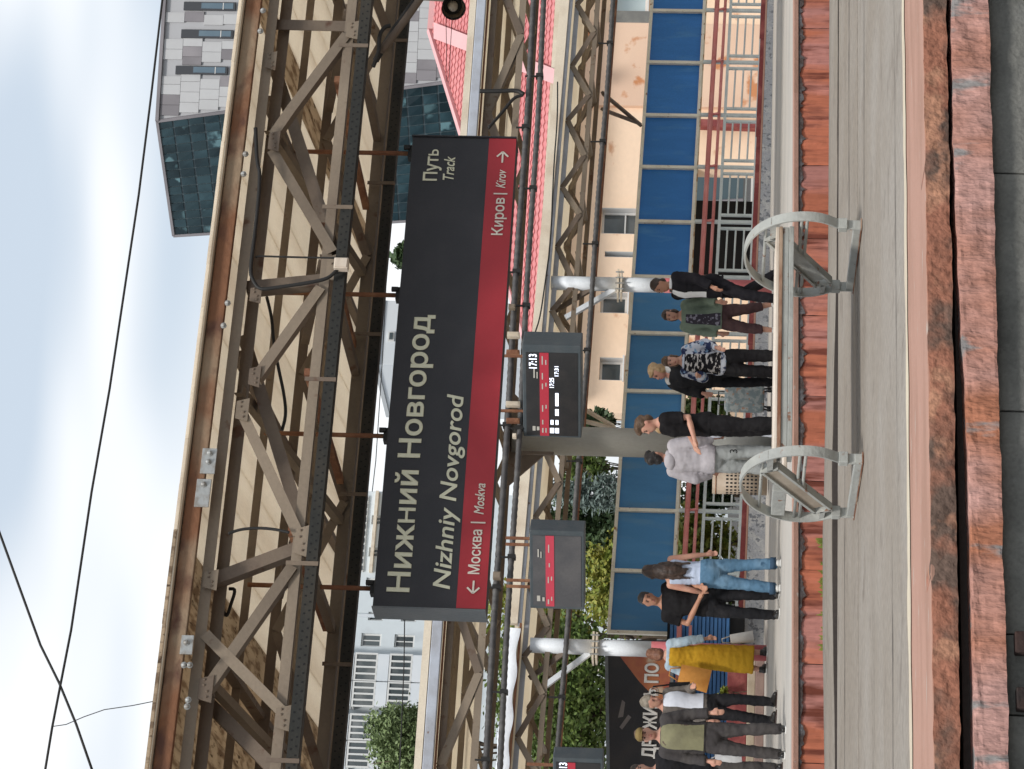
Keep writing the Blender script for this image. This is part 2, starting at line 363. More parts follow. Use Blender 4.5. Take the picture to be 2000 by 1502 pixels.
# ------------------------------------------------------------------ near canopy (box truss under a boarded roof)
YF, YR = 15.8, 17.8
ca = empty('platform_canopy', (7.5, 16.8, 3.4), 'brown steel lattice canopy with boarded ceiling and rusty front beam', 'canopy')
X0, X1 = 1.5, 16.0
def seg(name, m, a, b, **kw): return MB().angle(a, b, **kw).build(name, m, ca)
MB().bar((X0, YF-.1, 4.352), (X1, YF-.1, 4.352), .05, .112).build('front_beam', M['rust'], ca, bevel=.006)
MB().bar((X0, YF-.12, 4.428), (X1, YF-.12, 4.428), .10, .022).build('roof_edge', M['edge_pale'], ca, bevel=.004)
MB().angle((X0, YF, 4.225), (X1, YF, 4.225), leg=.075, flip=1).build('top_chord', M['truss'], ca)
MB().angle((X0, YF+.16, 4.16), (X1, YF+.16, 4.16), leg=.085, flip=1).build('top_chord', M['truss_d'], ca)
MB().angle((X0, YF, 3.64), (X1, YF, 3.64), leg=.07, flip=-1).build('bottom_chord', M['truss'], ca)
MB().angle((X0, YR, 3.655), (X1, YR, 3.655), leg=.09, flip=-1).build('bottom_chord', M['truss'], ca)
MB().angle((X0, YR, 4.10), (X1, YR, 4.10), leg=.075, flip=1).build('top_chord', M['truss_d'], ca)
for yy, zz, lg, mm in ((16.45, 4.27, .055, 'truss'), (17.1, 4.2, .06, 'truss'), (18.6, 4.06, .06, 'truss')):
    MB().angle((X0, yy, zz), (X1, yy, zz), leg=lg, flip=1).build('purlin', M[mm], ca)
# diagonals of the front lattice, as they stand
DG = [(678, 67, 569, 213, 0), (569, 213, 535, 262, 0), (532, 115, 656, 500, 1), (532, 293, 650, 492, 0), (482, 560, 640, 545, 1), (627, 561, 500, 738, 0),
      (476, 655, 596, 1046, 1), (471, 800, 584, 1044, 0), (412, 1133, 584, 1068, 1), (572, 1105, 404, 1345, 0), (401, 1238, 556, 1394, 0), (386, 1350, 545, 1510, 1),
      (700, 52, 538, 48, 1)]
for kk, (xa, ya, xb, yb, dk) in enumerate(DG):
    yo = YF+.05+.003*kk if dk else YF-.014-.0013*kk
    a = at(xa, ya, yo); b = at(xb, yb, yo)
    if dk and abs(yb-ya) > 120:
        # these lean back into the box
        if xa < xb: a = at(xa, ya, YF+.35)
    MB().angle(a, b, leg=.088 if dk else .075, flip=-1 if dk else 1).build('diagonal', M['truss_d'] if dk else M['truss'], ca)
for (gx, gy, w_, h_) in ((652, 522, .34, .12), (590, 1056, .34, .12), (553, 1402, .26, .12), (530, 118, .24, .10), (536, 275, .26, .10), (500, 575, .2, .10), (498, 735, .24, .10), (474, 800, .26, .11), (412, 1132, .22, .12), (402, 1345, .28, .12), (690, 58, .24, .12)):
    w_ *= .68; h_ *= .8; c = at(gx, gy, YF-.04); gp_l = MB().poly([c+Vector((-w_/2, 0, -h_/2)), c+Vector((w_/2, 0, -h_/2)), c+Vector((w_*.36, 0, h_/2)), c+Vector((-w_*.36, 0, h_/2))], (0, .008, 0)).build('gusset', M['truss_d' if gy % 2 else 'truss'], ca)
    for q in (-.3, -.1, .12, .32): MB().ell(c+Vector((q*w_, -.003, .012*(1 if q > 0 else -1))), (.009, .007, .009), 6, 4).build('rivet', M['truss_d'], gp_l)
# outside the frame the lattice goes on
for i in range(4):
    for sx, base in ((1, 11.0), (-1, 4.2)):
        xa = base+sx*i*1.05
        if X0 < xa < X1-1 and X0 < xa+sx*1.05: MB().angle((xa, YF-.015-.003*(i%2), 3.66 if i % 2 else 4.2), (xa+sx*1.05, YF-.015-.003*(i%2), 4.2 if i % 2 else 3.66), leg=.075).build('diagonal', M['truss'], ca)
# rear lattice, ties across the box, leaning inner members
nd = [2.2+i*1.06 for i in range(13)]
for i, xa in enumerate(nd[:-1]):
    xb = nd[i+1]
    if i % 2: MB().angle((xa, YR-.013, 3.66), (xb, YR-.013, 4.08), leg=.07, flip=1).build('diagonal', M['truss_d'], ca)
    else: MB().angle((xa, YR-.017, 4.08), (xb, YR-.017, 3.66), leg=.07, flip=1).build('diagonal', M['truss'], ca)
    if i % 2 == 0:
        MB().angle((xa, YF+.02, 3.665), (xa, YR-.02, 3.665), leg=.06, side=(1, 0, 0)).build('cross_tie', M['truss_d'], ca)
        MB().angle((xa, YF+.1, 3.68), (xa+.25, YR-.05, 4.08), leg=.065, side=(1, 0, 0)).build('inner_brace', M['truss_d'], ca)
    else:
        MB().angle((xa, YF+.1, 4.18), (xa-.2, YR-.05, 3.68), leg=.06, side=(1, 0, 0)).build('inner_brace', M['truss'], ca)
        MB().bar((xa+.4, YF+.3, 4.26), (xa+.4, 19.9, 3.99), .05, .08, (1, 0, 0)).build('rafter', M['truss_d'], ca)
# ceiling boards
RZ = lambda y: 4.43-.10*(y-15.6)
bm_ = MB().b2((-.166, 0, 0), (.166, 4.36, .022)); me = bm_.mesh('ceiling_board'); me2 = me.copy(); me.materials.append(M['plank']); me2.materials.append(M['plank_w'])
tilt = -math.atan(.10); xx = X0
while xx < X1:
    wz = rnd.random()
    wth = me2 if (xx < 5.9 or (xx < 6.9 and wz < .45) or (xx > 7 and wz < .04)) else me
    o = link_mesh('ceiling_board', wth, None, ca, (xx, 15.62, RZ(15.62)+rnd.uniform(0, .004))); o.rotation_euler = (tilt, 0, 0)
    xx += .3345
MB().bar((X0, 20.02, RZ(20.02)-.02), (X1, 20.02, RZ(20.02)-.02), .04, .10).build('rear_beam', M['truss_d'], ca)
# splice plates and bolts on the front beam
def plate(x0, y0, x1, y1):
    a = at(x0, y0, YF-.14); b = at(x1, y1, YF-.14)
    MB().b2((min(a.x, b.x), YF-.141, min(a.z, b.z)), (max(a.x, b.x), YF-.128, max(a.z, b.z))).build('splice_plate', M['bolt'], ca, bevel=.003)
for q in ((397, 875, 420, 925), (386, 935, 408, 990), (356, 1240, 376, 1278)): plate(*q)
bolt = MB().ell((0, -.008, 0), (.017, .017, .017), 8, 5).tube([(0, .004, 0), (0, -.006, 0)], .022, 8).mesh('bolt', smooth=False); bolt.materials.append(M['bolt'])
for bx, by in ((515, 22), (510, 62), (481, 302), (477, 341), (446, 593), (438, 637), (411, 886), (408, 903), (399, 947), (365, 1256), (361, 1300), (372, 1300), (369, 1368), (367, 1381)):
    p = at(bx, by, YF-.135); link_mesh('bolt', bolt, None, ca, (p.x, YF-.142, p.z))
# columns of this canopy stand beyond both sides of the picture
for cx in (1.9, 13.6):
    m = MB().tube([(cx, 16.8, 0), (cx, 16.8, 3.6)], .16, 16); m.build('column', M['truss'], ca, smooth=True)
    for s in (-1, 1): MB().bar((cx, 16.8, 2.9), (cx+s*.9, 16.8, 3.64), .08, .08).build('column_brace', M['truss_d'], ca)

# cable trays slung under the lattice
def tray(name, y, z, label, h=.078, hang=True):
    r = empty(name, (8, y, z), label, 'cable tray')
    MB().bar((X0, y, z), (X1, y, z), .012, h).raw([(X0, y, z-h/2), (X1, y, z-h/2), (X1, y+.1, z-h/2), (X0, y+.1, z-h/2)], [(0, 1, 2, 3)]).build('channel', M['tray'], r)
    m = MB(); xx = X0+.05
    while xx < X1-.05:
        for dz, dx in ((.017, 0), (-.017, .021)): m.box((xx+dx, y-.007, z+dz), (.011, .002, .012))
        xx += .062
    tag(m.build('perforation', M['hole'], r), kind='stuff')
    xx = X0+.6
    while xx < X1:
        MB().bar((xx, y-.01, z-h*.6), (xx, y-.01, z+.17), .03, .006, (1, 0, 0)).build('hanger', M['truss_d'], r); xx += 1.36
    return r
tray('cable_tray', YF-.06, 3.525, 'long perforated dark cable tray nearest the viewer under the lattice canopy')
tray('cable_tray', YR-.06, 3.535, 'perforated cable tray behind, along the rear of the lattice canopy', h=.085)

# cables
def cable(label, pts, r=.012, n=6, name='cable', m='cable'):
    # smooth the polyline with a few Chaikin passes
    P = [Vector(p) for p in pts]
    for _ in range(2):
        Q = [P[0]]
        for a, b in zip(P[:-1], P[1:]): Q += [a*.75+b*.25, a*.25+b*.75]
        P = Q+[P[-1]]
    return tag(MB().tube(P, r, n).build(name, M[m], smooth=True), label, 'cable')
pa = lambda L_, Y_: [at(a, b, Y_) for a, b in L_]
cable('thick black cable looping under the rusty beam down to the junction box', pa([(500, 250), (503, 320), (509, 335), (506, 390), (497, 470), (489, 530), (495, 548), (507, 566), (540, 562), (600, 553), (640, 545), (655, 532), (664, 522)], YF-.12), .014)
cable('thin rusty rod cable running straight beside the loop to the junction box', pa([(500, 503), (505, 500), (560, 502), (660, 504)], YF-.1), .007)
cable('short black cable bowed across the lattice above the letter side of the sign', pa([(447, 1042), (470, 1034), (500, 1031), (535, 1033), (566, 1040)], YF-.06), .010)
cable('black cable hanging in a curve deep inside the lattice', pa([(522, 580), (532, 620), (535, 668), (545, 720), (556, 770), (560, 810), (552, 840)], YF+.5), .012)
cable('bent black cable under the left ceiling boards', pa([(448, 1150), (462, 1150), (452, 1180), (444, 1206), (438, 1195)], YF+.4), .012)
jb = empty('junction_box', at(668, 516, YF-.13), 'small pale junction box clamped on the front cable tray', 'junction box')
p = at(668, 517, YF-.13); MB().box(p, (.085, .06, .10)).build('housing', M['bench_w'], jb, bevel=.005)
MB().box(p-Vector((0, .033, 0)), (.07, .008, .085)).build('lid', M['bench_w'], jb, bevel=.003)
# bundle of hoses dropping through the lattice at the right
for k, (pts, r_, lab) in enumerate((([(735, 118), (752, 88), (768, 62), (790, 32), (815, -5), (840, -40)], .026, 'thick dark hose slanting through the lattice right of the sign'),
                                    ([(745, 100), (766, 74), (788, 45), (812, 12), (840, -30)], .03, 'brown lagged pipe slanting beside the dark hose'),
                                    ([(730, 130), (742, 100), (741, 70), (752, 52), (764, 50)], .016, 'thin cable knotted round the lagged pipe'))):
    cable(lab, pa(pts, YF+.3-.1*k), r_, 8, 'hose' if k < 2 else 'cable', 'truss_d' if k == 1 else 'cable')

# ------------------------------------------------------------------ station name sign
SY = 16.8
sg = empty('station_sign', (8.2, SY+.1, 2.44), 'long dark station name sign with red band hanging from the canopy', 'sign')
SX0, SX1, SZ0, SZ1 = 6.295, 10.135, 2.44, 3.24
MB().b2((SX0, SY, SZ0+.004), (SX1, SY+.21, SZ1)).build('panel', M['sign'], sg, bevel=.004)
MB().b2((SX0-.014, SY-.012, SZ0), (SX0-.001, SY+.222, SZ1+.006)).build('end_cap', M['sign_grey'], sg, bevel=.003)
MB().b2((SX1+.001, SY-.012, SZ0), (SX1+.014, SY+.222, SZ1+.006)).build('end_cap', M['sign'], sg, bevel=.003)
MB().b2((SX0+.004, SY-.004, SZ0+.002), (SX1-.004, SY, 2.65)).build('red_band', M['sign_red'], sg)
_tm = {}
def text_mesh(body, bold=0.):
    c = bpy.data.curves.new('t', 'FONT'); c.body = body; c.size = 1; c.resolution_u = 6
    if bold: c.bevel_depth = bold; c.bevel_resolution = 0
    return evaluated(bpy.data.objects.new('t', c))
def soft_sign():
    # stem and bowl
    o = [(.19, .36), (.33, .36)]+[(.33+.19*math.sin(a), .18+.18*math.cos(a)) for a in [math.pi*k/10 for k in range(11)]]+[(.33, 0), (.19, 0)]
    n_ = [(.19, .27), (.33, .27)]+[(.33+.085*math.sin(a), .18+.09*math.cos(a)) for a in [math.pi*k/10 for k in range(11)]]+[(.33, .09), (.19, .09)]
    m = MB(); k = len(o); m.raw([(x, y, 0) for x, y in o]+[(x, y, 0) for x, y in n_], [(i, i+1, k+i+1, k+i) for i in range(k-1)])
    m.raw([(.08, 0, .0005), (.19, 0, .0005), (.19, .545, .0005), (.08, .545, .0005)], [(0, 1, 2, 3)]); return m.mesh('letter')
def ext(body):
    if body not in _tm:
        xs = [v.co.x for v in text_mesh(body).vertices]; _tm[body] = (min(xs), max(xs))
    return _tm[body]
def text(name, body, xl, xr, zb, cap, y, m, parent, ital=0., bold=.012, rot=None, org=None):
    a, b = ext(body); k = (xr-xl-ital*cap)/(b-a); capu = .729
    holder = parent
    for i, ch in enumerate(body):
        if ch == ' ': continue
        right = ext(body[:i+1])[1]; la, lb = ext(ch); shift = right-lb
        sub = {'н': 'Н'}.get(ch); me = soft_sign() if ch == 'ь' else text_mesh(sub or ch, bold)
        if sub:                                             # small capitals of the same shape
            ua, ub = ext(sub)
            for v in me.vertices: v.co.x = la+(v.co.x-ua)*(lb-la)/(ub-ua); v.co.y *= .745
        for v in me.vertices:
            z = v.co.y/capu*cap; d = -v.co.z*cap if bold else 0
            co = Vector((xl+(v.co.x+shift-a)*k+ital*z, d*.3, z))
            if rot is None: v.co = co+Vector((0, y, zb))-ORG.get(parent.name, Vector())
            else: v.co = org+rot @ (co+Vector((0, 0, zb)))-ORG.get(parent.name, Vector())
        me.update(); link_mesh(name, me, m, parent)
ty = SY-.006
text('letter', 'Нижний Новгород', 6.41, 8.595, 2.992, .155, ty, M['letter'], sg, bold=.024)
text('letter', 'Nizhniy Novgorod', 6.44, 7.955, 2.706, .125, ty, M['letter'], sg, ital=.2, bold=.016)
text('letter', 'Путь', 9.75, 10.022, 3.03, .104, ty, M['letter'], sg, bold=.024)
text('letter', 'Track', 9.743, 9.972, 2.902, .086, ty, M['letter'], sg, ital=.2, bold=.016)
text('letter', 'Москва', 6.557, 6.893, 2.503, .080, ty-.004, M['letter_w'], sg, bold=.018)
text('letter', 'Moskva', 7.014, 7.264, 2.502, .072, ty-.004, M['letter_w'], sg, ital=.2, bold=.016)
text('letter', 'Киров', 9.287, 9.606, 2.500, .084, ty-.004, M['letter_w'], sg, bold=.018)
text('letter', 'Kirov', 9.694, 9.858, 2.504, .074, ty-.004, M['letter_w'], sg, ital=.2, bold=.016)
for x in (6.948, 9.642): MB().box((x, ty-.005, 2.535), (.011, .002, .105)).build('divider', M['letter_w'], sg)
for xa, s in ((6.41, -1), (10.01, 1)):
    b = xa-s*.095; m = MB().box(((xa+b)/2, ty-.005, 2.538), (abs(xa-b), .002, .013))
    for d in (-1, 1): m.bar((xa, ty-.0055, 2.538), (xa-s*.043, ty-.0055, 2.538+d*.043), .002, .013)
    m.build('arrow', M['letter_w'], sg)
for (px, py) in ((806, 300), (782, 577), (756, 852), (735, 1150)):
    xr_ = at(px, py, SY+.1).x
    MB().tube([(xr_, SY+.1, 3.25), (xr_, SY+.1, 4.16)], .018, 8).build('hanger_rod', M['rod'], sg, smooth=True)
    MB().box((xr_, SY+.1, 3.262), (.10, .08, .03)).box((xr_+.03, SY+.06, 3.285), (.03, .03, .05)).build('hanger_clamp', M['cable'], sg)
    MB().bar((xr_, YF+.05, 3.70), (xr_, YR-.05, 3.70), .05, .05, (1, 0, 0)).build('hanger_beam', M['rod'], sg)

# ------------------------------------------------------------------ bench with oval hoop ends
M['step1'] = mat('beige_step', (.33, .28, .22), .9, c2=(.26, .21, .16), scale=4)
bn = empty('platform_bench', (7.0, 14.35, 0), 'grey steel bench with two oval hoop ends and a long narrow seat', 'bench')
HOOP = [(13.90, .005), (13.90, .10), (13.885, .15), (13.83, .22), (13.80, .30), (13.80, .39), (13.825, .48), (13.88, .565), (13.97, .64), (14.09, .692), (14.22, .715), (14.35, .715), (14.48, .69), (14.60, .64), (14.70, .565), (14.77, .48), (14.805, .39), (14.81, .30), (14.785, .22), (14.735, .15), (14.715, .10), (14.715, .005)]
for hx, dy in ((6.23, 0), (7.86, .09)):
    P = []; F = []; n = len(HOOP)
    pts = [Vector((0, a+dy, b)) for a, b in HOOP]
    for _ in range(2):
        Q = [pts[0]]
        for a, b in zip(pts[:-1], pts[1:]): Q += [a*.75+b*.25, a*.25+b*.75]
        pts = Q+[pts[-1]]
    n = len(pts)
    for i, p in enumerate(pts):
        t = (pts[min(i+1, n-1)]-pts[max(i-1, 0)]).normalized(); nr = Vector((0, t.z, -t.y))
        for dx, dn in ((-.032, -.006), (.032, -.006), (.032, .006), (-.032, .006)): q = p+nr*dn; P.append((hx+dx, q.y, q.z))
    for i in range(n-1):
        for k in range(4): F.append((4*i+k, 4*i+(k+1) % 4, 4*i+4+(k+1) % 4, 4*i+4+k))
    F += [(3, 2, 1, 0), (4*n-4, 4*n-3, 4*n-2, 4*n-1)]
    hp = MB().raw(P, F).build('hoop', M['bench'], bn, smooth=False)
    for yy in (13.90, 14.715):
        MB().b2((hx-.035, yy+dy-.03, .09), (hx+.035, yy+dy+.03, .145)).build('hoop_sleeve', M['bench'], hp, bevel=.004)
    MB().bar((hx, 13.89+dy, .028), (hx, 14.73+dy, .028), .05, .045, (1, 0, 0)).build('foot_bar', M['bench'], bn, bevel=.004)
    MB().bar((hx, 13.87+dy, .004), (hx, 14.75+dy, .004), .07, .006, (1, 0, 0)).build('foot_plate', M['bench_r'], bn)
    MB().tube([(hx, 13.93+dy, .592), (hx, 14.66+dy, .592)], .010, 8).build('cross_bar', M['bench'], bn, smooth=True)
    for zz in (.372, .338): MB().tube([(hx, 13.81+dy, zz), (hx, 14.80+dy, zz)], .010, 8).build('cross_bar', M['bench'], bn, smooth=True)
    # slanted seat bracket: an open frame of flat bar
    a = Vector((hx, 14.06+dy, .545)); b = Vector((hx, 14.66+dy, .20)); t = (b-a).normalized(); nr = Vector((0, -t.z, t.y))
    fr = MB()
    for s in (-1, 1): fr.bar(a+nr*s*.055, b+nr*s*.055, .05, .018, (1, 0, 0))
    fr.bar(a-nr*.06, a+nr*.06, .05, .018, (1, 0, 0)).bar(b-nr*.06, b+nr*.06, .05, .018, (1, 0, 0))
    fr.bar(b, Vector((hx, 14.79+dy, .205)), .05, .03, (1, 0, 0)).bar(a, Vector((hx, 13.87+dy, .545)), .05, .035, (1, 0, 0))
    fr.build('seat_bracket', M['bench'], bn)
    MB().bar(a+t*.05, b-t*.05, .02, .09, (1, 0, 0)).build('bracket_board', M['step1'] if hx < 7 else M['bench'], bn)
    MB().bar((hx+.005, 14.36+dy, .475), (hx+.005, 14.74+dy, .475), .055, .085, (1, 0, 0)).build('seat_end', M['bench'], bn, bevel=.004)
sa, sb = Vector((6.25, 13.95, 0)), Vector((7.84, 14.03, 0))
def along(y0, y1, z0, z1, name, m):
    a, b = sa, sb; P = []
    for q in (a, b):
        for yy, zz in ((y0, z0), (y1, z0), (y1, z1), (y0, z1)): P.append((q.x, q.y-13.95+yy, zz))
    MB().raw(P, [(0, 1, 2, 3), (7, 6, 5, 4), (0, 4, 5, 1), (1, 5, 6, 2), (2, 6, 7, 3), (3, 7, 4, 0)]).build(name, m, bn, bevel=.004)
along(13.91, 14.33, .508, .528, 'seat_board', M['bench_w'])
along(13.905, 13.925, .486, .507, 'seat_edge', M['bench_r'])
along(13.915, 13.935, .448, .485, 'seat_angle', M['bench'])
along(13.90, 14.02, .418, .447, 'seat_angle', M['bench'])
along(14.42, 14.76, .43, .452, 'rear_seat_board', M['bench_w'])
# ------------------------------------------------------------------ middle canopy on the far platform
M['ceil_b'] = mat('beige_ceiling', (.93, .86, .73), .85, c2=(.85, .76, .62), scale=1., lo=.45, hi=.7)  # pale beige translucent roofing in its own colour
translucent(M['ceil_b'], .5)
M['col_grey'] = mat('column_grey_beige', (.36, .345, .30), .7, c2=(.31, .29, .25), scale=1.2, stretch=(1, 1, .4), bump=.1)
M['col_dark'] = mat('column_base_grey', (.17, .17, .16), .8, c2=(.22, .22, .20), scale=3, c3=(.4, .42, .42), scale3=12, lo3=.72, hi3=.78)
M['band_red'] = mat('column_band_red', (.20, .05, .05), .7, c2=(.24, .07, .06), scale=4)
M['col_white'] = mat('white_column_paint', (.72, .75, .78), .5, c2=(.64, .67, .69), scale=2, c3=(.4, .3, .2), scale3=10, lo3=.73, hi3=.8)
M['col_red'] = mat('red_column_paint', (.45, .12, .13), .6, c2=(.5, .2, .19), scale=3)
cb = empty('platform_canopy', (14, 30.5, 3.4), 'middle lattice canopy with blue-grey gutter and one thick grey column', 'canopy')
BX0, BX1, BF, BR = 4.0, 27.0, 29.5, 31.6
MB().bar((BX0, BF-.12, 4.265), (BX1, BF-.12, 4.335), .12, .09).build('roof_edge', M['edge_pale'], cb)
MB().bar((BX0, BF-.15, 4.145), (BX1, BF-.15, 4.22), .10, .125).build('gutter', M['gutter'], cb, bevel=.01)
MB().bar((BX0, BF-.1, 4.065), (BX1, BF-.1, 4.135), .03, .025).build('gutter_lip', M['rod'], cb)
for z, y, m, lg in ((4.02, BF, 'truss_d', .09), (3.62, BF, 'truss', .09), (3.62, BR, 'truss_d', .09), (4.0, BR, 'truss', .09)):
    MB().angle((BX0, y, z), (BX1, y, z+.03), leg=lg).build('chord', M[m], cb)
for y in (30.1, 30.7, 32.2): MB().angle((BX0, y, 4.05), (BX1, y, 4.08), leg=.08).build('purlin', M['truss'], cb)
MB().poly([(BX0, BF-.1, 4.20), (BX1, BF-.1, 4.27), (BX1, 33.0, 3.98), (BX0, 33.0, 3.91)], (0, 0, .05)).build('ceiling', M['ceil_b'], cb)
i = 0; x = BX0+.4
while x < BX1-1:
    d = 1.15+.15*math.sin(i*2.3)
    z0, z1 = (3.64, 4.03) if i % 2 else (4.03, 3.64)
    MB().angle((x, BF-.014-.003*(i % 2), z0), (x+d, BF-.014-.003*(i % 2), z1), leg=.10, flip=1 if i % 2 else -1).build('diagonal', M['truss_d' if i % 2 else 'truss'], cb)
    MB().angle((x+.45, BR-.014-.003*(i % 2), z1), (x+.45+d, BR-.014-.003*(i % 2), z0), leg=.08).build('diagonal', M['truss' if i % 3 else 'truss_d'], cb)
    if i % 2: MB().angle((x, BF+.1, 3.65), (x+.4, BR-.1, 4.0), leg=.08, side=(1, 0, 0)).build('inner_brace', M['truss_d'], cb)
    else: MB().angle((x, BF+.1, 4.03), (x-.35, BR-.1, 3.66), leg=.08, side=(1, 0, 0)).build('inner_brace', M['truss'], cb)
    x += d; i += 1
CX, CY = 13.86, 30.6
cl = MB().tube([(CX, CY, 1.09), (CX, CY, 3.5)], [.188, .195], 24).build('column', M['col_grey'], cb, smooth=True)
MB().tube([(CX, CY, .97), (CX, CY, 1.091)], .196, 24).build('red_band', M['band_red'], cl, smooth=True)
MB().tube([(CX, CY, 0), (CX, CY, .971)], .194, 24).build('column_base', M['col_dark'], cl, smooth=True)
MB().poly([(CX-.19, CY-.02, 3.05), (CX-.19, CY-.02, 3.62), (CX-.75, CY-.02, 3.62), (CX-.65, CY-.02, 3.5)], (0, .04, 0)).build('gusset', M['truss_d'], cb)
MB().poly([(CX+.19, CY-.02, 3.05), (CX+.19, CY-.02, 3.62), (CX+.75, CY-.02, 3.62), (CX+.65, CY-.02, 3.5)], (0, .04, 0)).build('gusset', M['truss_d'], cb)
MB().box((CX, CY, 3.56), (.6, .6, .08)).build('cap_plate', M['truss_d'], cb)
MB().bar((CX-.3, CY-.25, 2.93), (CX-.3, CY-.25, 3.42), .04, .04, (1, 0, 0)).build('bracket', M['truss_d'], cb)
for cx in (4.4, 23.8):
    MB().tube([(cx, CY, 0), (cx, CY, 3.5)], .19, 20).build('column', M['col_grey'], cb, smooth=True)
# ribbed conduits slung below it
def conduit(z0, z1, y, r_, label, x0=BX0, x1=BX1, dz=.12, step=2.2):
    o = empty('conduit', ((x0+x1)/2, y, z0), label, 'conduit')
    n = int((x1-x0)/.05); pts = []; rs = []
    for k in range(n+1):
        xx = x0+(x1-x0)*k/n; pts.append((xx, y, z0+(z1-z0)*k/n+.008*math.sin(xx*1.3))); rs.append(r_*(1 if k % 2 else .86))
    MB().tube(pts, rs, 8).build('ribbed_pipe', M['conduit'], o, smooth=True)
    xx = x0+.7
    while xx < x1:
        zc = z0+(z1-z0)*(xx-x0)/(x1-x0)
        MB().box((xx, y, zc), (.05, r_*2.4, r_*2.5)).bar((xx, y, zc), (xx, y, zc+dz), .02, .02, (1, 0, 0)).build('clip', M['cable'], o); xx += step
    return o
conduit(3.475, 3.485, BF-.12, .043, 'upper ribbed grey conduit just below the sign, along the middle canopy', dz=.13)
conduit(3.29, 3.36, BF-.14, .040, 'lower ribbed grey conduit running below the upper one', dz=.2, step=1.75)
# tangle of boxes on the conduits over the grey column
for (px, py, w_, h_, nm, m_, lab) in ((1004, 655, .07, .16, 'terminal_box', 'plank', 'small tan terminal box on the conduits right of the lit board'),
                                    (1003, 690, .07, .17, 'terminal_box', 'rod', 'small rusty terminal box between two tan ones on the conduits'),
                                    (1003, 790, .06, .18, 'terminal_box', 'plank', 'tan terminal box on the conduits over the lit board'),
                                    (1003, 822, .05, .17, 'terminal_box', 'rod', 'narrow rusty terminal box over the left end of the lit board'),
                                    (1006, 852, .05, .05, 'terminal_box', 'edge_pale', 'tiny pale terminal box beside the grey column top'),
                                    (1001, 600, .06, .09, 'terminal_box', 'truss', 'brownish terminal box farthest right on the conduits'),
                                    (972, 1125, .09, .10, 'terminal_box', 'truss', 'pale brown box on the upper conduit below the red band arrow')):
    p = at(px, py, BF-.22); o = empty(nm, p, lab, 'terminal box', 'boxes fixed on the conduits')
    MB().box(p, (w_, .08, h_)).build('housing', M[m_], o, bevel=.005); MB().box(p-Vector((0, .044, 0)), (w_*.7, .006, h_*.75)).build('lid', M[m_], o)
cable('dark cable bent down from the middle canopy to its conduit right of the sign', pa([(938, 178), (980, 178), (1010, 176), (1024, 184)], BF-.2), .03)
cable('thin dark cable slanting under the middle canopy right of the sign', pa([(955, 250), (985, 216), (1005, 190), (1022, 186)], BF-.2), .022)

# ------------------------------------------------------------------ far canopy on white columns
CF = 36.0
cc = empty('platform_canopy', (18, 36, 3), 'low far lattice canopy on white columns in front of the blue panels', 'canopy')
cz = lambda x: -.022*(x-13.8)
def cbar(name, m, y, z, h, d=.1, x0=9.0, x1=31.0): MB().bar((x0, y, z+cz(x0)), (x1, y, z+cz(x1)), d, h).build(name, M[m], cc)
cbar('roof_edge', 'edge_pale', CF-.2, 3.755, .15, x0=13.2)
cbar('gutter', 'gutter', CF-.16, 3.665, .075, x0=13.2)
M['sheet'] = mat('white_roof_sheet', (.74, .76, .79), .5, c2=(.62, .63, .66), scale=3, stretch=(.6, 1, 1), bump=.2)
P = []; F = []
for k in range(61):
    x = 9.0+4.1*k/60; dz = .02*noise.noise(Vector((x*3, 0, 0)))
    for yy, zz in ((CF-.30, 3.66+.02*math.sin(x*9)), (CF-.32, 3.80+dz), (CF-.1, 3.86+dz), (CF+.6, 3.84)): P.append((x, yy, zz+cz(x)-.02))
for k in range(60):
    for q in range(3): F.append((4*k+q, 4*k+4+q, 4*k+5+q, 4*k+1+q))
MB().raw(P, F).build('roof_sheet', M['sheet'], cc, smooth=True)
cbar('gutter', 'rod', CF-.22, 3.63, .03, x0=9.0, x1=13.2)
for y, z, m in ((CF, 3.56, 'gutter'), (CF, 3.22, 'truss'), (CF+1.6, 3.22, 'truss_d'), (CF+1.6, 3.5, 'truss')): cbar('chord', m, y, z, .075, .075)
MB().poly([(9, CF-.1, 3.68+cz(9)), (31, CF-.1, 3.68+cz(31)), (31, CF+2.2, 3.55+cz(31)), (9, CF+2.2, 3.55+cz(9))], (0, 0, .05)).build('ceiling', M['ceil_b'], cc)
i = 0; x = 9.2
while x < 30:
    d = .58+.1*math.sin(i*1.9); a, b = (3.24, 3.56) if i % 2 else (3.56, 3.24)
    MB().angle((x, CF-.05-.003*(i % 2), a+cz(x)), (x+d, CF-.05-.003*(i % 2), b+cz(x+d)), leg=.085).build('diagonal', M['truss' if i % 2 else 'truss_d'], cc)
    MB().angle((x+.3, CF+1.55-.003*(i % 2), b+cz(x)), (x+.3+d, CF+1.55-.003*(i % 2), a+cz(x)), leg=.07).build('diagonal', M['truss_d' if i % 3 else 'truss'], cc)
    MB().angle((x, CF+.1, 3.25+cz(x)), (x+.25, CF+1.5, (3.52 if i % 2 else 3.24)+cz(x)), leg=.06, side=(1, 0, 0)).build('inner_brace', M['truss'], cc)
    x += d; i += 1
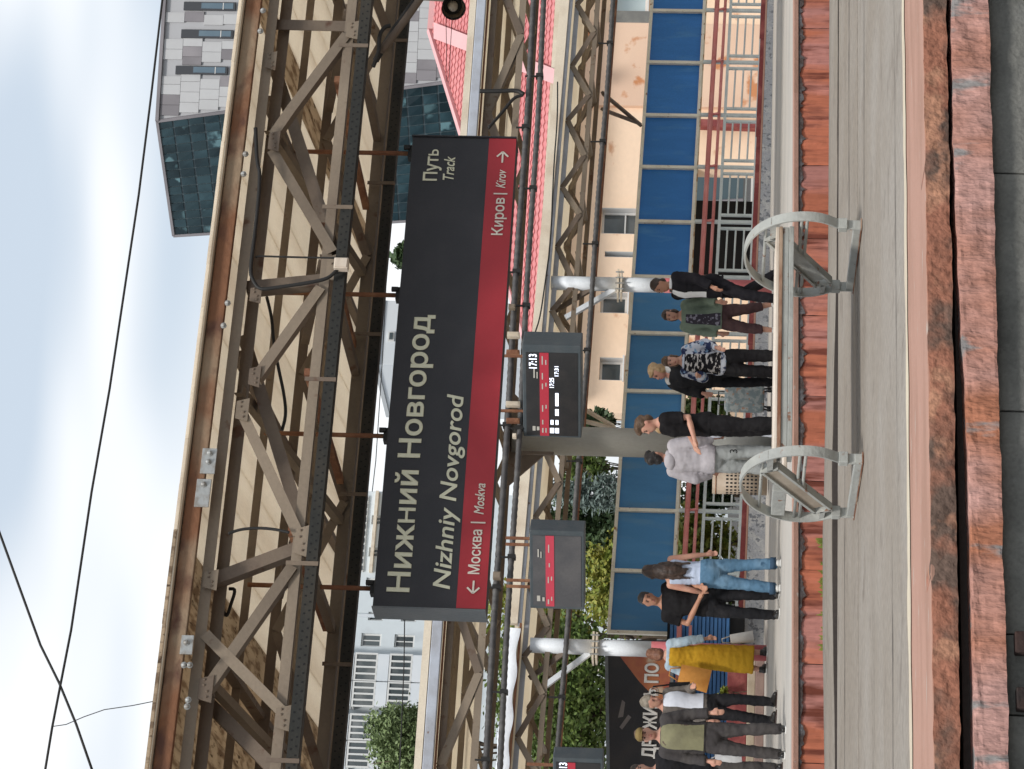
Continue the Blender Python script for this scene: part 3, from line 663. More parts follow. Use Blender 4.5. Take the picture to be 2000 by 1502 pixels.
for cx, zf in ((12.95, 2.54), (19.06, 2.41)):
    up_ = MB().tube([(cx, CF, zf), (cx, CF, 3.5)], .115, 18).build('column', M['col_white'], cc, smooth=True)
    MB().tube([(cx, CF, 1.69), (cx, CF, zf)], .118, 18).build('column', M['col_white'], cc, smooth=True)
    MB().tube([(cx, CF, 0), (cx, CF, 1.70)], .119, 18).build('column_foot', M['col_red'], cc, smooth=True)
    MB().box((cx-.02, CF, zf+.02), (.42, .34, .03)).box((cx-.02, CF, zf-.03), (.40, .32, .03)).build('flange', M['edge_pale'], cc)
    for k in range(4): MB().tube([(cx-.17+.1*k, CF-.18, zf-.07), (cx-.17+.1*k, CF-.18, zf+.06)], .012, 6).build('bolt', M['bolt'], cc)
    for s in (-1,):
        MB().bar((cx+s*.1, CF, zf+.08), (cx+s*.62, CF, 3.24), .07, .08).build('column_brace', M['col_white'], cc)
        MB().bar((cx+s*.1, CF, zf+.45), (cx+s*.45, CF+.2, 3.5), .06, .07).build('column_brace', M['truss_d'], cc)
for (a, b) in (((1178, 182), (1252, 244)), ((1178, 214), (1250, 241)), ((1135, 795), (1200, 833)), ((1140, 822), (1198, 836))):
    MB().bar(at(a[0], a[1], 36.4), at(b[0], b[1], 37.9), .05, .075).build('column_brace', M['truss_d' if a[0] > 1150 else 'edge_pale'], cc)
conduit(3.04, 2.60, CF-.15, .042, 'thin ribbed conduit running along the far canopy above the blue panels', 9.5, 30, .2, 1.9)
tag(MB().tube([(9.5, 36.2, 2.95+cz(9.5)), (30, 36.2, 2.93+cz(30))], .035, 8).build('pipe', M['rod'], smooth=True), 'thin rusty pipe strung under the far canopy conduit', 'pipe')
cable('drooping wire along the pale roof edge of the far canopy, right half', pa([(1090, 160), (1090, 230), (1082, 330), (1077, 470), (1066, 550), (1056, 620), (1046, 650)], CF-.35), .012)

# ------------------------------------------------------------------ hanging information boards
M['scr'] = mat('screen_dark', (.022, .021, .021), .35, c2=(.03, .027, .026), scale=5, grain=.15, bump=0)
M['scr_g'] = mat('screen_grey', (.075, .073, .076), .3, c2=(.10, .095, .095), scale=2.5, grain=.15, bump=0)
M['hous'] = mat('board_housing', (.055, .068, .075), .45, c2=(.07, .08, .085), scale=6)
M['scr_red'] = mat('board_red', (.42, .03, .05), .5, grain=.05, bump=0)
M['scr_red2'] = mat('board_red_faded', (.50, .05, .08), .5, grain=.05, bump=0)
M['lit'] = emis('lit_segments', (.80, .86, 1.0), 1.1)
M['faint'] = mat('faint_print', (.45, .43, .38), .6, grain=.05, bump=0)
def board(px, py, Yb, wd, ht, th, label, lit, grey=False, redx=None, txt=()):
    c = at(px, py, Yb); ang = R(-53)
    t = Vector((math.cos(ang), math.sin(ang), 0)); n = Vector((t.y, -t.x, 0))        # t: along the face, n: towards the viewer
    rot = Matrix((t, -n, Vector((0, 0, 1)))).transposed()
    b = empty('information_board', c-Vector((0, 0, ht/2)), label, 'display board', 'boards hanging over the far platform')
    MB().box(c-n*th/2, (wd, th, ht), rot).build('housing', M['hous'], b, bevel=.012)
    fx = lambda u, v, d=.004: c + t*(u*wd) + n*d + Vector((0, 0, v*ht))
    MB().box(fx(-.03 if wd > 1.1 else -.01, 0, .003), (wd*.90, .006, ht*.88), rot).build('screen', M['scr_g' if grey else 'scr'], b)
    MB().box(fx(-.03 if wd > 1.1 else -.01, .13, .009), (wd*.90, .006, ht*.155), rot).build('red_band', M['scr_red2' if grey else 'scr_red'], b)
    for (u, v, w_, h_, mm) in txt:
        MB().box(fx(u, v, .0135), (w_*wd, .003, h_*ht), rot).build('print_line', M[mm], b)
    for s in (-.3, -.22, .24, .32) if grey else (-.3, .3):
        q = c-n*th/2+t*(s*wd); MB().bar(q+Vector((0, 0, ht/2)), q+Vector((0, 0, ht/2+.30)), .03, .03, (1, 0, 0)).build('hanger', M['rod'], b)
    return b, fx, rot, c
b1, fx, rt_, c1 = board(1079, 765, 28.9, 1.30, .735, .38, 'information board with lit white clock and times beside the grey column', True,
    txt=[(.20, .30, .10, .025, 'faint'), (.18, .25, .07, .02, 'faint'), (-.40, .31, .05, .05, 'faint'), (-.40, .24, .04, .045, 'faint'),
         (-.42, .16, .05, .025, 'faint'), (-.42, .105, .05, .02, 'faint'), (-.33, .16, .05, .02, 'faint'), (-.18, .16, .07, .02, 'faint'), (-.16, .10, .04, .02, 'faint'), (.06, .16, .06, .02, 'faint'), (.17, .16, .07, .02, 'faint'), (.34, .16, .09, .02, 'faint'), (.32, .10, .05, .02, 'faint'), (.08, .10, .04, .02, 'faint'),
         (-.42, 0, .055, .07, 'lit'), (-.42, -.085, .055, .065, 'lit'), (-.33, 0, .05, .05, 'lit'), (-.33, -.085, .05, .05, 'lit'), (-.22, -.085, .07, .06, 'lit'), (-.08, -.085, .14, .055, 'lit')])
def btext(body, u0, u1, v, h, m, fxn, rot_, b, wd, ht):
    text('digit', body, 0, (u1-u0)*wd, 0, h*ht, 0, m, b, bold=.02, rot=rot_, org=fxn(u0, v, .016))
btext('17:13', .255, .405, .255, .135, M['lit'], fx, rt_, b1, 1.30, .735)
btext('17:25', .05, .155, -.035, .075, M['lit'], fx, rt_, b1, 1.30, .735)
btext('17:31', .175, .28, -.115, .07, M['lit'], fx, rt_, b1, 1.30, .735)
board(1089, 1114, 28.7, 1.10, .66, .27, 'dim grey information board with faded red band, left of the grey column', False, True,
    txt=[(.22, .34, .10, .025, 'faint'), (.20, .29, .08, .02, 'faint'), (-.36, .34, .07, .06, 'faint'), (-.37, .25, .05, .04, 'faint'), (-.40, .16, .06, .025, 'faint'), (-.36, .10, .05, .02, 'faint'), (-.12, .16, .08, .02, 'faint'), (-.1, .1, .05, .02, 'faint'), (.07, .14, .05, .02, 'faint'), (.28, .15, .1, .02, 'faint')])
b3, fx, rt_, c3_ = board(1130, 1546, 27.8, .90, .56, .22, 'information board cut by the left end of the view, partly lit', True, txt=[(.1, .14, .1, .02, 'faint')])
btext('17:13', .24, .44, .22, .16, M['lit'], fx, rt_, b3, .90, .56)
for s in (.30, .42): MB().bar(c3_+Vector((s*.5, .0, .28)), c3_+Vector((s*.5, 0, .95)), .018, .018, (1, 0, 0)).build('hanger', M['gutter'], b3)

# ------------------------------------------------------------------ blue panel fence with railing
M['blue'] = mat('blue_panel', (.052, .205, .43), .45, c2=(.062, .23, .47), scale=1.6, grain=.15, gscale=60, c3=(.10, .24, .40), scale3=2.4, lo3=.52, hi3=.75, stretch=(2.5, 1, .5), rnd=.16, bump=.05)
M['blue_r'] = mat('deep_blue_panel', (.02, .15, .44), .4, c2=(.026, .17, .49), scale=1.8, grain=.3, gscale=70, stretch=(2.5, 1, .6), c3=(.05, .20, .46), scale3=2.4, lo3=.55, hi3=.75, rnd=.12, bump=.05)
M['frame'] = mat('cream_frame_paint', (.78, .75, .65), .6, c2=(.68, .64, .54), scale=4, c3=(.30, .15, .05), scale3=9, lo3=.64, hi3=.72)
M['frame_r'] = mat('rust_stained_frame', (.56, .50, .36), .7, c2=(.35, .19, .07), scale=6, lo=.5, hi=.62)
M['rail'] = mat('pink_red_rail', (.60, .20, .185), .5, c2=(.64, .26, .24), scale=3)
M['railg'] = mat('pale_green_grey_rail', (.55, .60, .59), .55, c2=(.47, .52, .52), scale=4)
M['stone'] = mat('stone_chip_wall', (.30, .31, .33), .9, c2=(.42, .42, .42), scale=7, c3=(.16, .17, .19), scale3=14, lo3=.56, hi3=.62, grain=.3, bump=.6)
M['kerbred'] = mat('dark_red_kerb', (.20, .045, .045), .8, c2=(.3, .09, .08), scale=5)
FY = 38.0; fz = lambda x: -.024*(x-13.9)
MX = [13.93, 14.97, 16.02, 17.06, 18.14, 19.21, 20.27, 21.33, 22.4, 23.44, 24.52, 25.6, 26.66, 27.7]
fn = empty('panel_fence', (19.5, FY, 0), 'tall fence of blue panels in cream frames above a pale railing', 'fence')
for i, (a, b) in enumerate(zip(MX[:-1], MX[1:])):
    m = (a+b)/2
    MB().raw([(a, FY+.02, 1.48+fz(a)*.85), (b, FY+.02, 1.48+fz(b)*.85), (b, FY+.02, 2.40+fz(b)), (a, FY+.02, 2.40+fz(a)),
              (a, FY+.05, 1.48+fz(a)*.85), (b, FY+.05, 1.48+fz(b)*.85), (b, FY+.05, 2.40+fz(b)), (a, FY+.05, 2.40+fz(a))],
             [(0, 1, 2, 3), (7, 6, 5, 4), (0, 4, 5, 1), (1, 5, 6, 2), (2, 6, 7, 3), (3, 7, 4, 0)]).build('blue_panel', M['blue_r' if a > 20 else 'blue'], fn)
    MB().bar((a, FY, 2.425+fz(a)), (b, FY, 2.425+fz(b)), .07, .055).build('top_rail', M['frame'], fn)
    MB().bar((a, FY, 1.455+fz(a)*.85), (b, FY, 1.455+fz(b)*.85), .07, .05).build('bottom_rail', M['frame'], fn)
    MB().bar((a, FY, 1.42+fz(a)*.85), (b, FY, 1.42+fz(b)*.85), .06, .02).build('bottom_rail', M['frame_r'], fn)
    MB().tube([(a, FY-.1, 1.30+fz(a)*1.1), (b, FY-.1, 1.30+fz(b)*1.1)], .042, 8).build('hand_rail', M['rail'], fn, smooth=True)
    MB().tube([(a, FY-.1, 1.155+fz(a)*1.1), (b, FY-.1, 1.155+fz(b)*1.1)], .026, 8).build('lower_rail', M['rail'], fn, smooth=True)
    # railing frame with level bars
    zt = lambda x: 1.03+fz(x); zb = lambda x: .44+fz(x)*.85
    MB().bar((a, FY-.06, zt(a)), (b, FY-.06, zt(b)), .05, .05).build('railing_top', M['railg'], fn)
    MB().bar((a, FY-.06, zb(a)), (b, FY-.06, zb(b)), .05, .045).build('railing_bottom', M['railg'], fn)
    for xx in (a+.13, b-.13): MB().bar((xx, FY-.06, zb(xx)), (xx, FY-.06, zt(xx)), .04, .045, (1, 0, 0)).build('railing_stile', M['railg'], fn)
    for k in (1, 2, 3):
        f = k/4; MB().tube([(a+.13, FY-.06, zb(a)*(1-f)+zt(a)*f), (b-.13, FY-.06, zb(b)*(1-f)+zt(b)*f)], .016, 6).build('railing_bar', M['railg'], fn)
for a in MX:
    MB().bar((a, FY-.012, 1.42+fz(a)*.85), (a, FY-.012, 2.45+fz(a)), .055, .06, (1, 0, 0)).build('mullion', M['frame'], fn)
    MB().bar((a, FY-.055, .34+fz(a)), (a, FY-.055, 1.42+fz(a)*.85), .055, .05, (1, 0, 0)).build('post', M['railg'], fn)
    MB().bar((a, FY-.13, 1.14+fz(a)*1.1), (a, FY-.05, 1.32+fz(a)*1.1), .03, .03, (1, 0, 0)).build('rail_bracket', M['rail'], fn)
wl = empty('low_wall', (19, FY, 0), 'low stone-chip wall with dark red kerb under the railing', 'wall')
def slope_box(name, m, x0, x1, y0, y1, zt0, zt1, zb, parent):
    MB().raw([(x0, y0, zb), (x1, y0, zb), (x1, y1, zb), (x0, y1, zb), (x0, y0, zt0), (x1, y0, zt1), (x1, y1, zt1), (x0, y1, zt0)],
             [(3, 2, 1, 0), (4, 5, 6, 7), (0, 1, 5, 4), (1, 2, 6, 5), (2, 3, 7, 6), (3, 0, 4, 7)]).build(name, m, parent)
for a in range(13, 29, 2):
    f = lambda x: .30-.0165*(x-14)
    slope_box('wall_section', M['stone'], a+.003, a+1.997, FY-.2, FY+.25, f(a), f(a+2), -.05, wl)
    slope_box('kerb', M['kerbred'], a+.002, a+1.998, FY-.10, FY+.2, f(a)+.115, f(a+2)+.10, f(a+2)-.02, wl)
MB().bar((13, FY-.15, .335), (29, FY-.15, .335-.0165*16), .09, .028).build('coping', M['pink'], wl)

# ------------------------------------------------------------------ billboard, louvred wall and steps at the left
M['poster'] = mat('poster_black', (.020, .019, .021), .5, c2=(.03, .026, .026), scale=3, grain=.3, bump=0)
M['poster_o'] = mat('poster_orange', (.42, .15, .06), .5, c2=(.30, .07, .05), scale=2.2, lo=.4, hi=.6, c3=(.50, .38, .27), scale3=2.4, lo3=.56, hi3=.64, bump=0)
M['poster_g'] = mat('poster_grey', (.16, .14, .13), .6, bump=0)
M['posttxt'] = mat('poster_white', (.68, .66, .62), .6, grain=.04, bump=0)
M['louv'] = mat('blue_louvre', (.04, .135, .32), .5, c2=(.05, .16, .36), scale=3, rnd=.15)
M['step1'] = mat('beige_step', (.42, .36, .27), .9, c2=(.36, .3, .22), scale=4)
M['step2'] = mat('brown_step', (.22, .15, .13), .9, c2=(.27, .19, .16), scale=4)
BY = 37.0
bb = empty('billboard', (11, BY, 1.4), 'dark billboard with orange corner and bold white letters at the left', 'billboard')
A = at(1190, 1580, BY); B_ = at(1185, 1250, BY); C_ = at(1312, 1250, BY); D_ = at(1316, 1580, BY)
MB().poly([A, B_, C_, D_], (0, .06, 0)).build('poster', M['poster'], bb)
off = Vector((0, -.004, 0))
MB().poly([at(1192, 1255, BY)+off, at(1310, 1254, BY)+off, at(1314, 1390, BY)+off, at(1290, 1372, BY)+off, at(1250, 1332, BY)+off, at(1218, 1290, BY)+off], (0, .003, 0)).build('poster_figure', M['poster_o'], bb)
MB().poly([at(1216, 1367, BY)+off, at(1222, 1372, BY)+off, at(1218, 1400, BY)+off, at(1208, 1402, BY)+off], (0, .003, 0)).build('poster_mark', M['poster_g'], bb)
MB().poly([at(1228, 1396, BY)+off, at(1234, 1401, BY)+off, at(1216, 1425, BY)+off, at(1211, 1420, BY)+off], (0, .003, 0)).build('poster_mark', M['poster_g'], bb)
tl = at(1281, 1481, BY); tr_ = at(1288, 1297, BY)
text('letter', 'ДРУЖИТЬ ПО', tl.x, tr_.x, tl.z, .20, BY-.012, M['posttxt'], bb, bold=.045)
for a, b in ((A, B_), (D_, C_)): MB().bar(a-off*4, b-off*4, .05, .05).build('frame', M['sign_grey'], bb)
lw = empty('louvred_wall', (11.5, 37.7, 0), 'blue louvred wall below the billboard', 'wall')
for k in range(15):
    z = .56+.062*k
    MB().bar((9.5, 37.6, z), (14.2, 37.6, z), .03, .048, (0, 1, -.35)).build('slat', M['louv'], lw)
MB().b2((9.5, 37.64, .3), (14.2, 37.7, 1.5)).build('backing', M['hole'], lw)
MB().tube([(9.5, 37.5, 1.30), (13.9, 37.5, 1.31)], .04, 8).build('hand_rail', M['rail'], lw, smooth=True)
MB().tube([(9.5, 37.5, 1.13), (13.9, 37.5, 1.14)], .025, 8).build('lower_rail', M['rail'], lw, smooth=True)
for x in (10.2, 12.2): MB().bar((x, 37.5, .34), (x, 37.5, 1.4), .05, .05, (1, 0, 0)).build('post', M['railg'], lw)
st = empty('steps', (11.5, 37, 0), 'low beige and brown steps in front of the louvred wall', 'steps')
MB().b2((8.5, 36.9, .0), (13.4, 37.5, .13)).build('step', M['step2'], st, bevel=.01)
MB().b2((8.5, 37.15, .131), (13.4, 37.5, .25)).build('step', M['step1'], st, bevel=.01)
MB().b2((8.5, 37.35, .251), (13.4, 37.59, .55)).build('plinth', M['kerbred'], st, bevel=.01)
# litter bin of perforated sheet
bi = empty('litter_bin', at_z(1503, 944), 'beige perforated litter bin standing under the blue panels', 'bin')
bp = at_z(1503, 944); M['bin'] = mat('beige_bin', (.42, .34, .26), .6, c2=(.36, .28, .21), scale=5)
MB().tube([bp+Vector((0, 0, .03)), bp+Vector((0, 0, .86))], .185, 20).build('drum', M['bin'], bi, smooth=True)
m = MB()
for j in range(9):
    for k in range(20):
        an = 2*math.pi*(k+.5)/20; c = bp+Vector((math.cos(an)*.184, math.sin(an)*.184, .14+j*.062))
        m.box(c, (.008, .026, .034), Matrix.Rotation(an, 3, 'Z'))
tag(m.build('perforation', M['hole'], bi), kind='stuff')
MB().tube([bp+Vector((0, 0, .80)), bp+Vector((0, 0, .815))], .19, 20).build('rim', M['rod'], bi, smooth=True)
MB().tube([bp+Vector((.23, 0, 0)), bp+Vector((.23, 0, .9))], .018, 8).build('post', M['bench'], bi)
# ------------------------------------------------------------------ buildings beyond the station
def wall_open(x0, x1, z0, z1, y, t, ops, name, m, parent):
    """wall slab with rectangular openings (xa, xb, za, zb)"""
    xs = sorted({x0, x1, *[o[0] for o in ops], *[o[1] for o in ops]}); zs = sorted({z0, z1, *[o[2] for o in ops], *[o[3] for o in ops]})
    mb = MB()
    for a, b in zip(xs[:-1], xs[1:]):
        run = None
        for c, d in zip(zs[:-1], zs[1:]):
            hole = any(o[0] <= (a+b)/2 <= o[1] and o[2] <= (c+d)/2 <= o[3] for o in ops)
            if hole:
                if run: mb.b2((a, y, run[0]), (b, y+t, run[1])); run = None
            else: run = (run[0], d) if run else (c, d)
        if run: mb.b2((a, y, run[0]), (b, y+t, run[1]))
    o = mb.build(name, m, parent)
    bm = bmesh.new(); bm.from_mesh(o.data); bmesh.ops.remove_doubles(bm, verts=bm.verts, dist=.0005)
    bm.to_mesh(o.data); bm.free(); return o
M['peach'] = mat('peach_render', (.82, .60, .42), .9, c2=(.86, .65, .475), scale=.5, lo=.4, hi=.6, c3=(.60, .31, .17), scale3=1.3, lo3=.63, hi3=.70, grain=.06, gscale=8, bump=.15, stretch=(1, 1, 1.6))
M['peach_d'] = mat('shaded_stained_peach', (.70, .49, .36), .9, c2=(.75, .54, .40), scale=.6, c3=(.55, .24, .11), scale3=1.6, lo3=.57, hi3=.63, grain=.06, bump=.15)  # base darkened to paint in this section's shade; orange stains are real
M['tile'] = mat('pink_red_tile', (.56, .20, .20), .7, c2=(.60, .235, .23), scale=.5, grain=.12, gscale=6, rnd=.1, bump=.2)
M['tile_p'] = mat('pale_pink_roof_strip', (.64, .36, .36), .7, c2=(.67, .40, .39), scale=1, bump=.1)
M['win_fr'] = mat('white_window_frame', (.66, .66, .64), .5, grain=.05, bump=0)
M['reveal'] = mat('pale_window_reveal', (.52, .54, .55), .8, grain=.08, bump=0)
M['glass'] = mat('window_glass', (.06, .075, .08), .06, c2=(.13, .14, .14), scale=.8, grain=.1, bump=0, spec=.6, rnd=.3)
M['glass_p'] = mat('pale_window_glass', (.45, .56, .60), .1, c2=(.5, .6, .62), scale=.8, grain=.05, bump=0)
ph = empty('peach_building', (25, 46, 0), 'peach rendered building with pink-red tiled roof behind the blue panels', 'building')
W = [(25.53, 26.14, 2.50, 3.26), (24.985, 25.12, 2.5, 3.16), (23.70, 24.18, 2.66, 3.20), (22.19, 22.70, 2.70, 3.16), (30.95, 31.6, 2.50, 3.26)]
dk = [(at(1400, 560, 46).x, at(1400, 330, 46).x, -.55, 1.36)]
wall_open(21.47, 36.0, -.6, 4.5, 46, .35, W+dk, 'wall', M['peach'], ph)
MB().b2((28.55, 45.9, -.6), (30.62, 46, 4.5)).build('pilaster', M['peach_d'], ph)
MB().b2((30.63, 45.93, 2.4), (30.94, 46, 3.3)).build('side_reveal', M['col_dark'], ph)  # flat grey panel standing in for the left reveal of the end window
MB().b2((dk[0][0]-.1, 47.5, -.6), (dk[0][1]+.1, 47.6, 1.5)).build('gateway_dark_sheet', M['hole'], ph)  # black sheet standing in for the shade inside the opening
for (xa, xb, za, zb) in W:
    xm = (xa+xb)/2
    f = MB(); f.b2((xa, 46.2, zb-.05), (xb, 46.25, zb)).b2((xa, 46.2, za), (xb, 46.25, za+.05)).b2((xa, 46.2, za+.05), (xa+.05, 46.25, zb-.05)).b2((xb-.05, 46.2, za+.05), (xb, 46.25, zb-.05))
    wd = f.build('window', M['win_fr'], ph)
    MB().b2((xa+.05, 46.23, za+.05), (xb-.05, 46.24, zb-.05)).build('pane', M['glass' if xa < 30 else 'glass_p'], wd)
    MB().b2((xa-.03, 45.94, za-.035), (xb+.03, 46.18, za-.003)).build('sill', M['win_fr'], wd)
    MB().b2((xa, 46.01, za), (xa+.012, 46.2, zb)).build('reveal', M['reveal'], wd); MB().b2((xb-.012, 46.01, za), (xb, 46.2, zb)).build('reveal', M['reveal'], wd)
    if xb-xa > .55 and xa < 30: MB().b2((xa+.05, 46.19, za+.26), (xb-.05, 46.22, za+.29)).build('transom', M['win_fr'], wd)
MB().bar(at(1365, 243, 45.8), at(1492, 247, 45.8), .16, .18, (1, 0, 0)).build('pillar', M['kerbred'], ph)
# tiled roof: courses of pantiles up a plane rising from the eave
Ye, ze, sl = 45.4, 4.40, .62
pn = Vector((0, -sl, 1)).normalized(); p0 = Vector((0, Ye, ze))
up_dir = Vector((0, 1, sl)).normalized()
Vt = at_pl(846, 60, p0, pn); Vb = at_pl(1042, 690, p0, pn); xr = 37
smax = (Vt-p0).dot(up_dir); s0 = (Vb-p0).dot(up_dir)
nc = 38
for j in range(nc):
    sa, sb = smax*j/nc, smax*(j+1)/nc+.05
    xl = Vb.x+(Vt.x-Vb.x)*(sa-s0)/(smax-s0)
    P = []; n = int((xr-xl)/.042)
    for i in range(n+1):
        x = xl+(xr-xl)*i/n; wv = .014*math.sin(x*2*math.pi/.21)
        for s_, h in ((sa, .05+wv-.03), (sa, .05+wv), (sb, .02+wv)):
            q = p0+up_dir*s_+pn*h; P.append((x, q.y, q.z))
    F = []
    for i in range(n):
        for k in (0, 1): F.append((3*i+k, 3*i+3+k, 3*i+4+k, 3*i+1+k))
    MB().raw(P, F).build('tile_course', M['tile'], ph, fix=False)
a = p0+up_dir*s0; b = p0+up_dir*smax
MB().bar((Vb.x, a.y, a.z+.06), (Vt.x, b.y, b.z+.06), .14, .10, pn).build('verge_board', M['tile_p'], ph)
MB().bar((Vt.x, b.y, b.z+.05), (xr, b.y, b.z+.05), .2, .14).build('ridge', M['tile_p'], ph)
q = [at_pl(u, v, p0+pn*.12, pn) for u, v in ((850, 44), (850, 76), (1088, 166), (1088, 136))]
MB().poly(q, pn*.03).build('roof_strip', M['tile_p'], ph)
MB().b2((21.3, 45.2, 4.3), (36, 45.95, 4.42)).build('eave', M['edge_pale'], ph)

# pale apartment block
M['apt'] = mat('pale_blue_render', (.62, .67, .69), .9, c2=(.66, .71, .73), scale=.12, c3=(.54, .58, .60), scale3=.5, lo3=.6, hi3=.7, grain=.05, gscale=2, bump=0)
M['apt2'] = mat('pale_balcony', (.68, .71, .73), .8, c2=(.62, .66, .69), scale=.3, grain=.04, bump=0)
ap = empty('apartment_block', (66, 190, 0), 'pale blue-grey apartment block with white windows behind the left tree', 'building')
ZB = lambda z: (z-.9)*2+.9
ops = []
for zc in (11.35, 12.75, 14.07, 15.4, 9.9):
    for xc, ww in ((35.17, .36), (34.17, .55), (36.6, .4), (37.9, .4), (39.3, .4), (26.8, .6), (28.0, .6)):
        ops.append(((xc-ww/2)*2, (xc+ww/2)*2, ZB(zc-.40), ZB(zc+.40) if ww > .36 else ZB(zc+.2)))
wall_open(50, 81.1, -2, ZB(17.5), 190, .5, ops, 'wall', M['apt'], ap)
for (xa, xb, za, zb) in ops:
    f = MB(); e = .13; yy = 190.16
    f.b2((xa, yy, zb-e), (xb, yy+.1, zb)).b2((xa, yy, za), (xb, yy+.1, za+e)).b2((xa, yy, za+e), (xa+e, yy+.1, zb-e)).b2((xb-e, yy, za+e), (xb, yy+.1, zb-e)).b2(((xa+xb)/2-.04, yy-.01, za+e), ((xa+xb)/2+.04, yy+.08, zb-e))
    wd = f.build('window', M['win_fr'], ap); MB().b2((xa+e, yy+.06, za+e), (xb-e, yy+.09, zb-e)).build('pane', M['glass'], wd)
for zc in (11.35, 12.75, 14.12, 15.5):
    for xc, ww in ((32.85, 1.1), (31.75, 1.0), (30.4, 1.0), (29.3, 1.0)):
        xa, xb = (xc-ww/2)*2, (xc+ww/2)*2; z0_ = ZB(zc-.45); z1_ = ZB(zc+.45)
        bl = MB().b2((xa, 188.9, z0_-.9), (xb, 190, z0_-.02)).build('balcony', M['apt2'], ap)
        MB().b2((xa+.03, 188.98, z0_+.02), (xb-.03, 189.05, z1_-.03)).build('pane', M['glass'], bl)
        f = MB().b2((xa, 188.9, z1_-.14), (xb, 190, z1_)).b2((xa, 188.9, z0_-.015), (xb, 189.1, z0_+.12))
        for k in range(5): xx = xa+(xb-xa)*k/4; f.b2((xx-.07, 188.88, z0_), (xx+.07, 188.97, z1_))
        f.build('glazing_bars', M['win_fr'], bl)
MB().b2((70.2, 189.85, -2), (70.45, 190, ZB(17))).build('downpipe', M['apt2'], ap)
MB().b2((66.2, 189.8, -2), (66.6, 190, ZB(17))).build('joint_strip', M['edge_pale'], ap)
MB().b2((74, 189.6, 27.6), (81, 190, 27.85)).build('pipe', M['edge_pale'], ap); MB().b2((74, 189.6, 26.9), (81, 190, 27.1)).build('pipe', M['edge_pale'], ap)
for k in range(11):
    a = at(714-k*1.05, 975+k*13.5, 189.9); wf = MB().b2((a.x-.28, 189.86, a.z-.30), (a.x+.28, 189.99, a.z+.22)).build('window', M['win_fr'], ap)
    MB().b2((a.x-.2, 189.82, a.z-.22), (a.x+.2, 189.858, a.z+.15)).build('pane', M['glass'], wf)
# small grey block in the gap over the sign
sb_ = empty('grey_block', at(760, 650, 150), 'small light grey building seen in the gap above the sign', 'building')
A = at(738, 712, 150); B_ = at(800, 588, 150)
MB().b2((A.x, 150, 0), (B_.x, 158, A.z)).build('wall', M['apt2'], sb_)
a = at(758, 667, 150); b = at(772, 649, 150); wf = MB().b2((a.x, 149.9, b.z), (b.x, 150, a.z)).build('window', M['win_fr'], sb_)
MB().b2((a.x+.1, 149.85, b.z+.1), (b.x-.1, 149.9, a.z-.1)).build('pane', M['glass'], wf)
MB().b2((A.x-.1, 149.8, A.z-.02), (B_.x+.1, 158, A.z+.25)).build('parapet', M['reveal'], sb_)

# modern block: panelled front and a slanted glass corner
M['pan'] = mat('light_facade_panel', (.50, .50, .50), .6, c2=(.47, .465, .465), scale=.5, rnd=.03, grain=.04, gscale=3, bump=0)
M['pan_m'] = mat('mid_facade_panel', (.22, .205, .215), .6, c2=(.27, .25, .26), scale=.5, rnd=.12, grain=.04, gscale=3, bump=0)
M['pan_back'] = mat('facade_joint', (.43, .43, .44), .8, grain=.03, bump=0)
M['win_d'] = mat('dark_spandrel', (.055, .057, .063), .4, grain=.05, bump=0)
M['win_b'] = mat('blue_grey_glazing', (.10, .15, .19), .08, c2=(.13, .19, .23), scale=.6, grain=.05, bump=0, spec=.7)
M['cw'] = mat('curtain_wall_glass', (.014, .030, .038), .08, c2=(.03, .062, .075), scale=.35, lo=.42, hi=.6, c3=(.10, .18, .20), scale3=.5, lo3=.62, hi3=.66, grain=.15, gscale=2, bump=0, spec=.3, rnd=.35)
M['cw_m'] = mat('curtain_wall_mullion', (.085, .12, .135), .4, grain=.05, bump=0)
D0 = 126.0
O = at(308, 236, D0)
fr_ = Vector((math.cos(R(-16.6)), math.sin(R(-16.6)), 0)); fn_ = Vector((fr_.y, -fr_.x, 0))     # along the front / out of it
mb_ = empty('modern_block', (O.x, O.y, 0), 'modern grey panelled office block with slanted dark glass corner', 'building')
ec = (at_pl(870, 160, O, fn_)-O)                       # slanted corner edge, lying in the front plane
e1 = ec/abs(ec.z)                                      # per metre of drop
H = O.z+2
back = -fn_*.25
def fpt(s, d, o=0.): return O + fr_*s + Vector((0, 0, -d)) + fn_*o
xcor = lambda d: (e1*d + Vector((0, 0, d))).dot(fr_)   # where the corner runs at drop d
MB().poly([fpt(0, 0), fpt(26, 0), fpt(26, H), fpt(xcor(H), H)], -fn_*6).build('wall', M['pan_back'], mb_)
ph_, pw_ = 1.06, .46
wins = []
for (px, py) in ((357, 137), (368, 66), (373, 12)): 
    q = at_pl(px-10, py+8, O, fn_)-O; wins.append((q.dot(fr_), -q.z))
rr = random.Random(3)
px0 = at_pl(375, 137, O, fn_)-at_pl(335, 137, O, fn_); ph_ = abs(px0.z)*.95
d = .12; row = 0
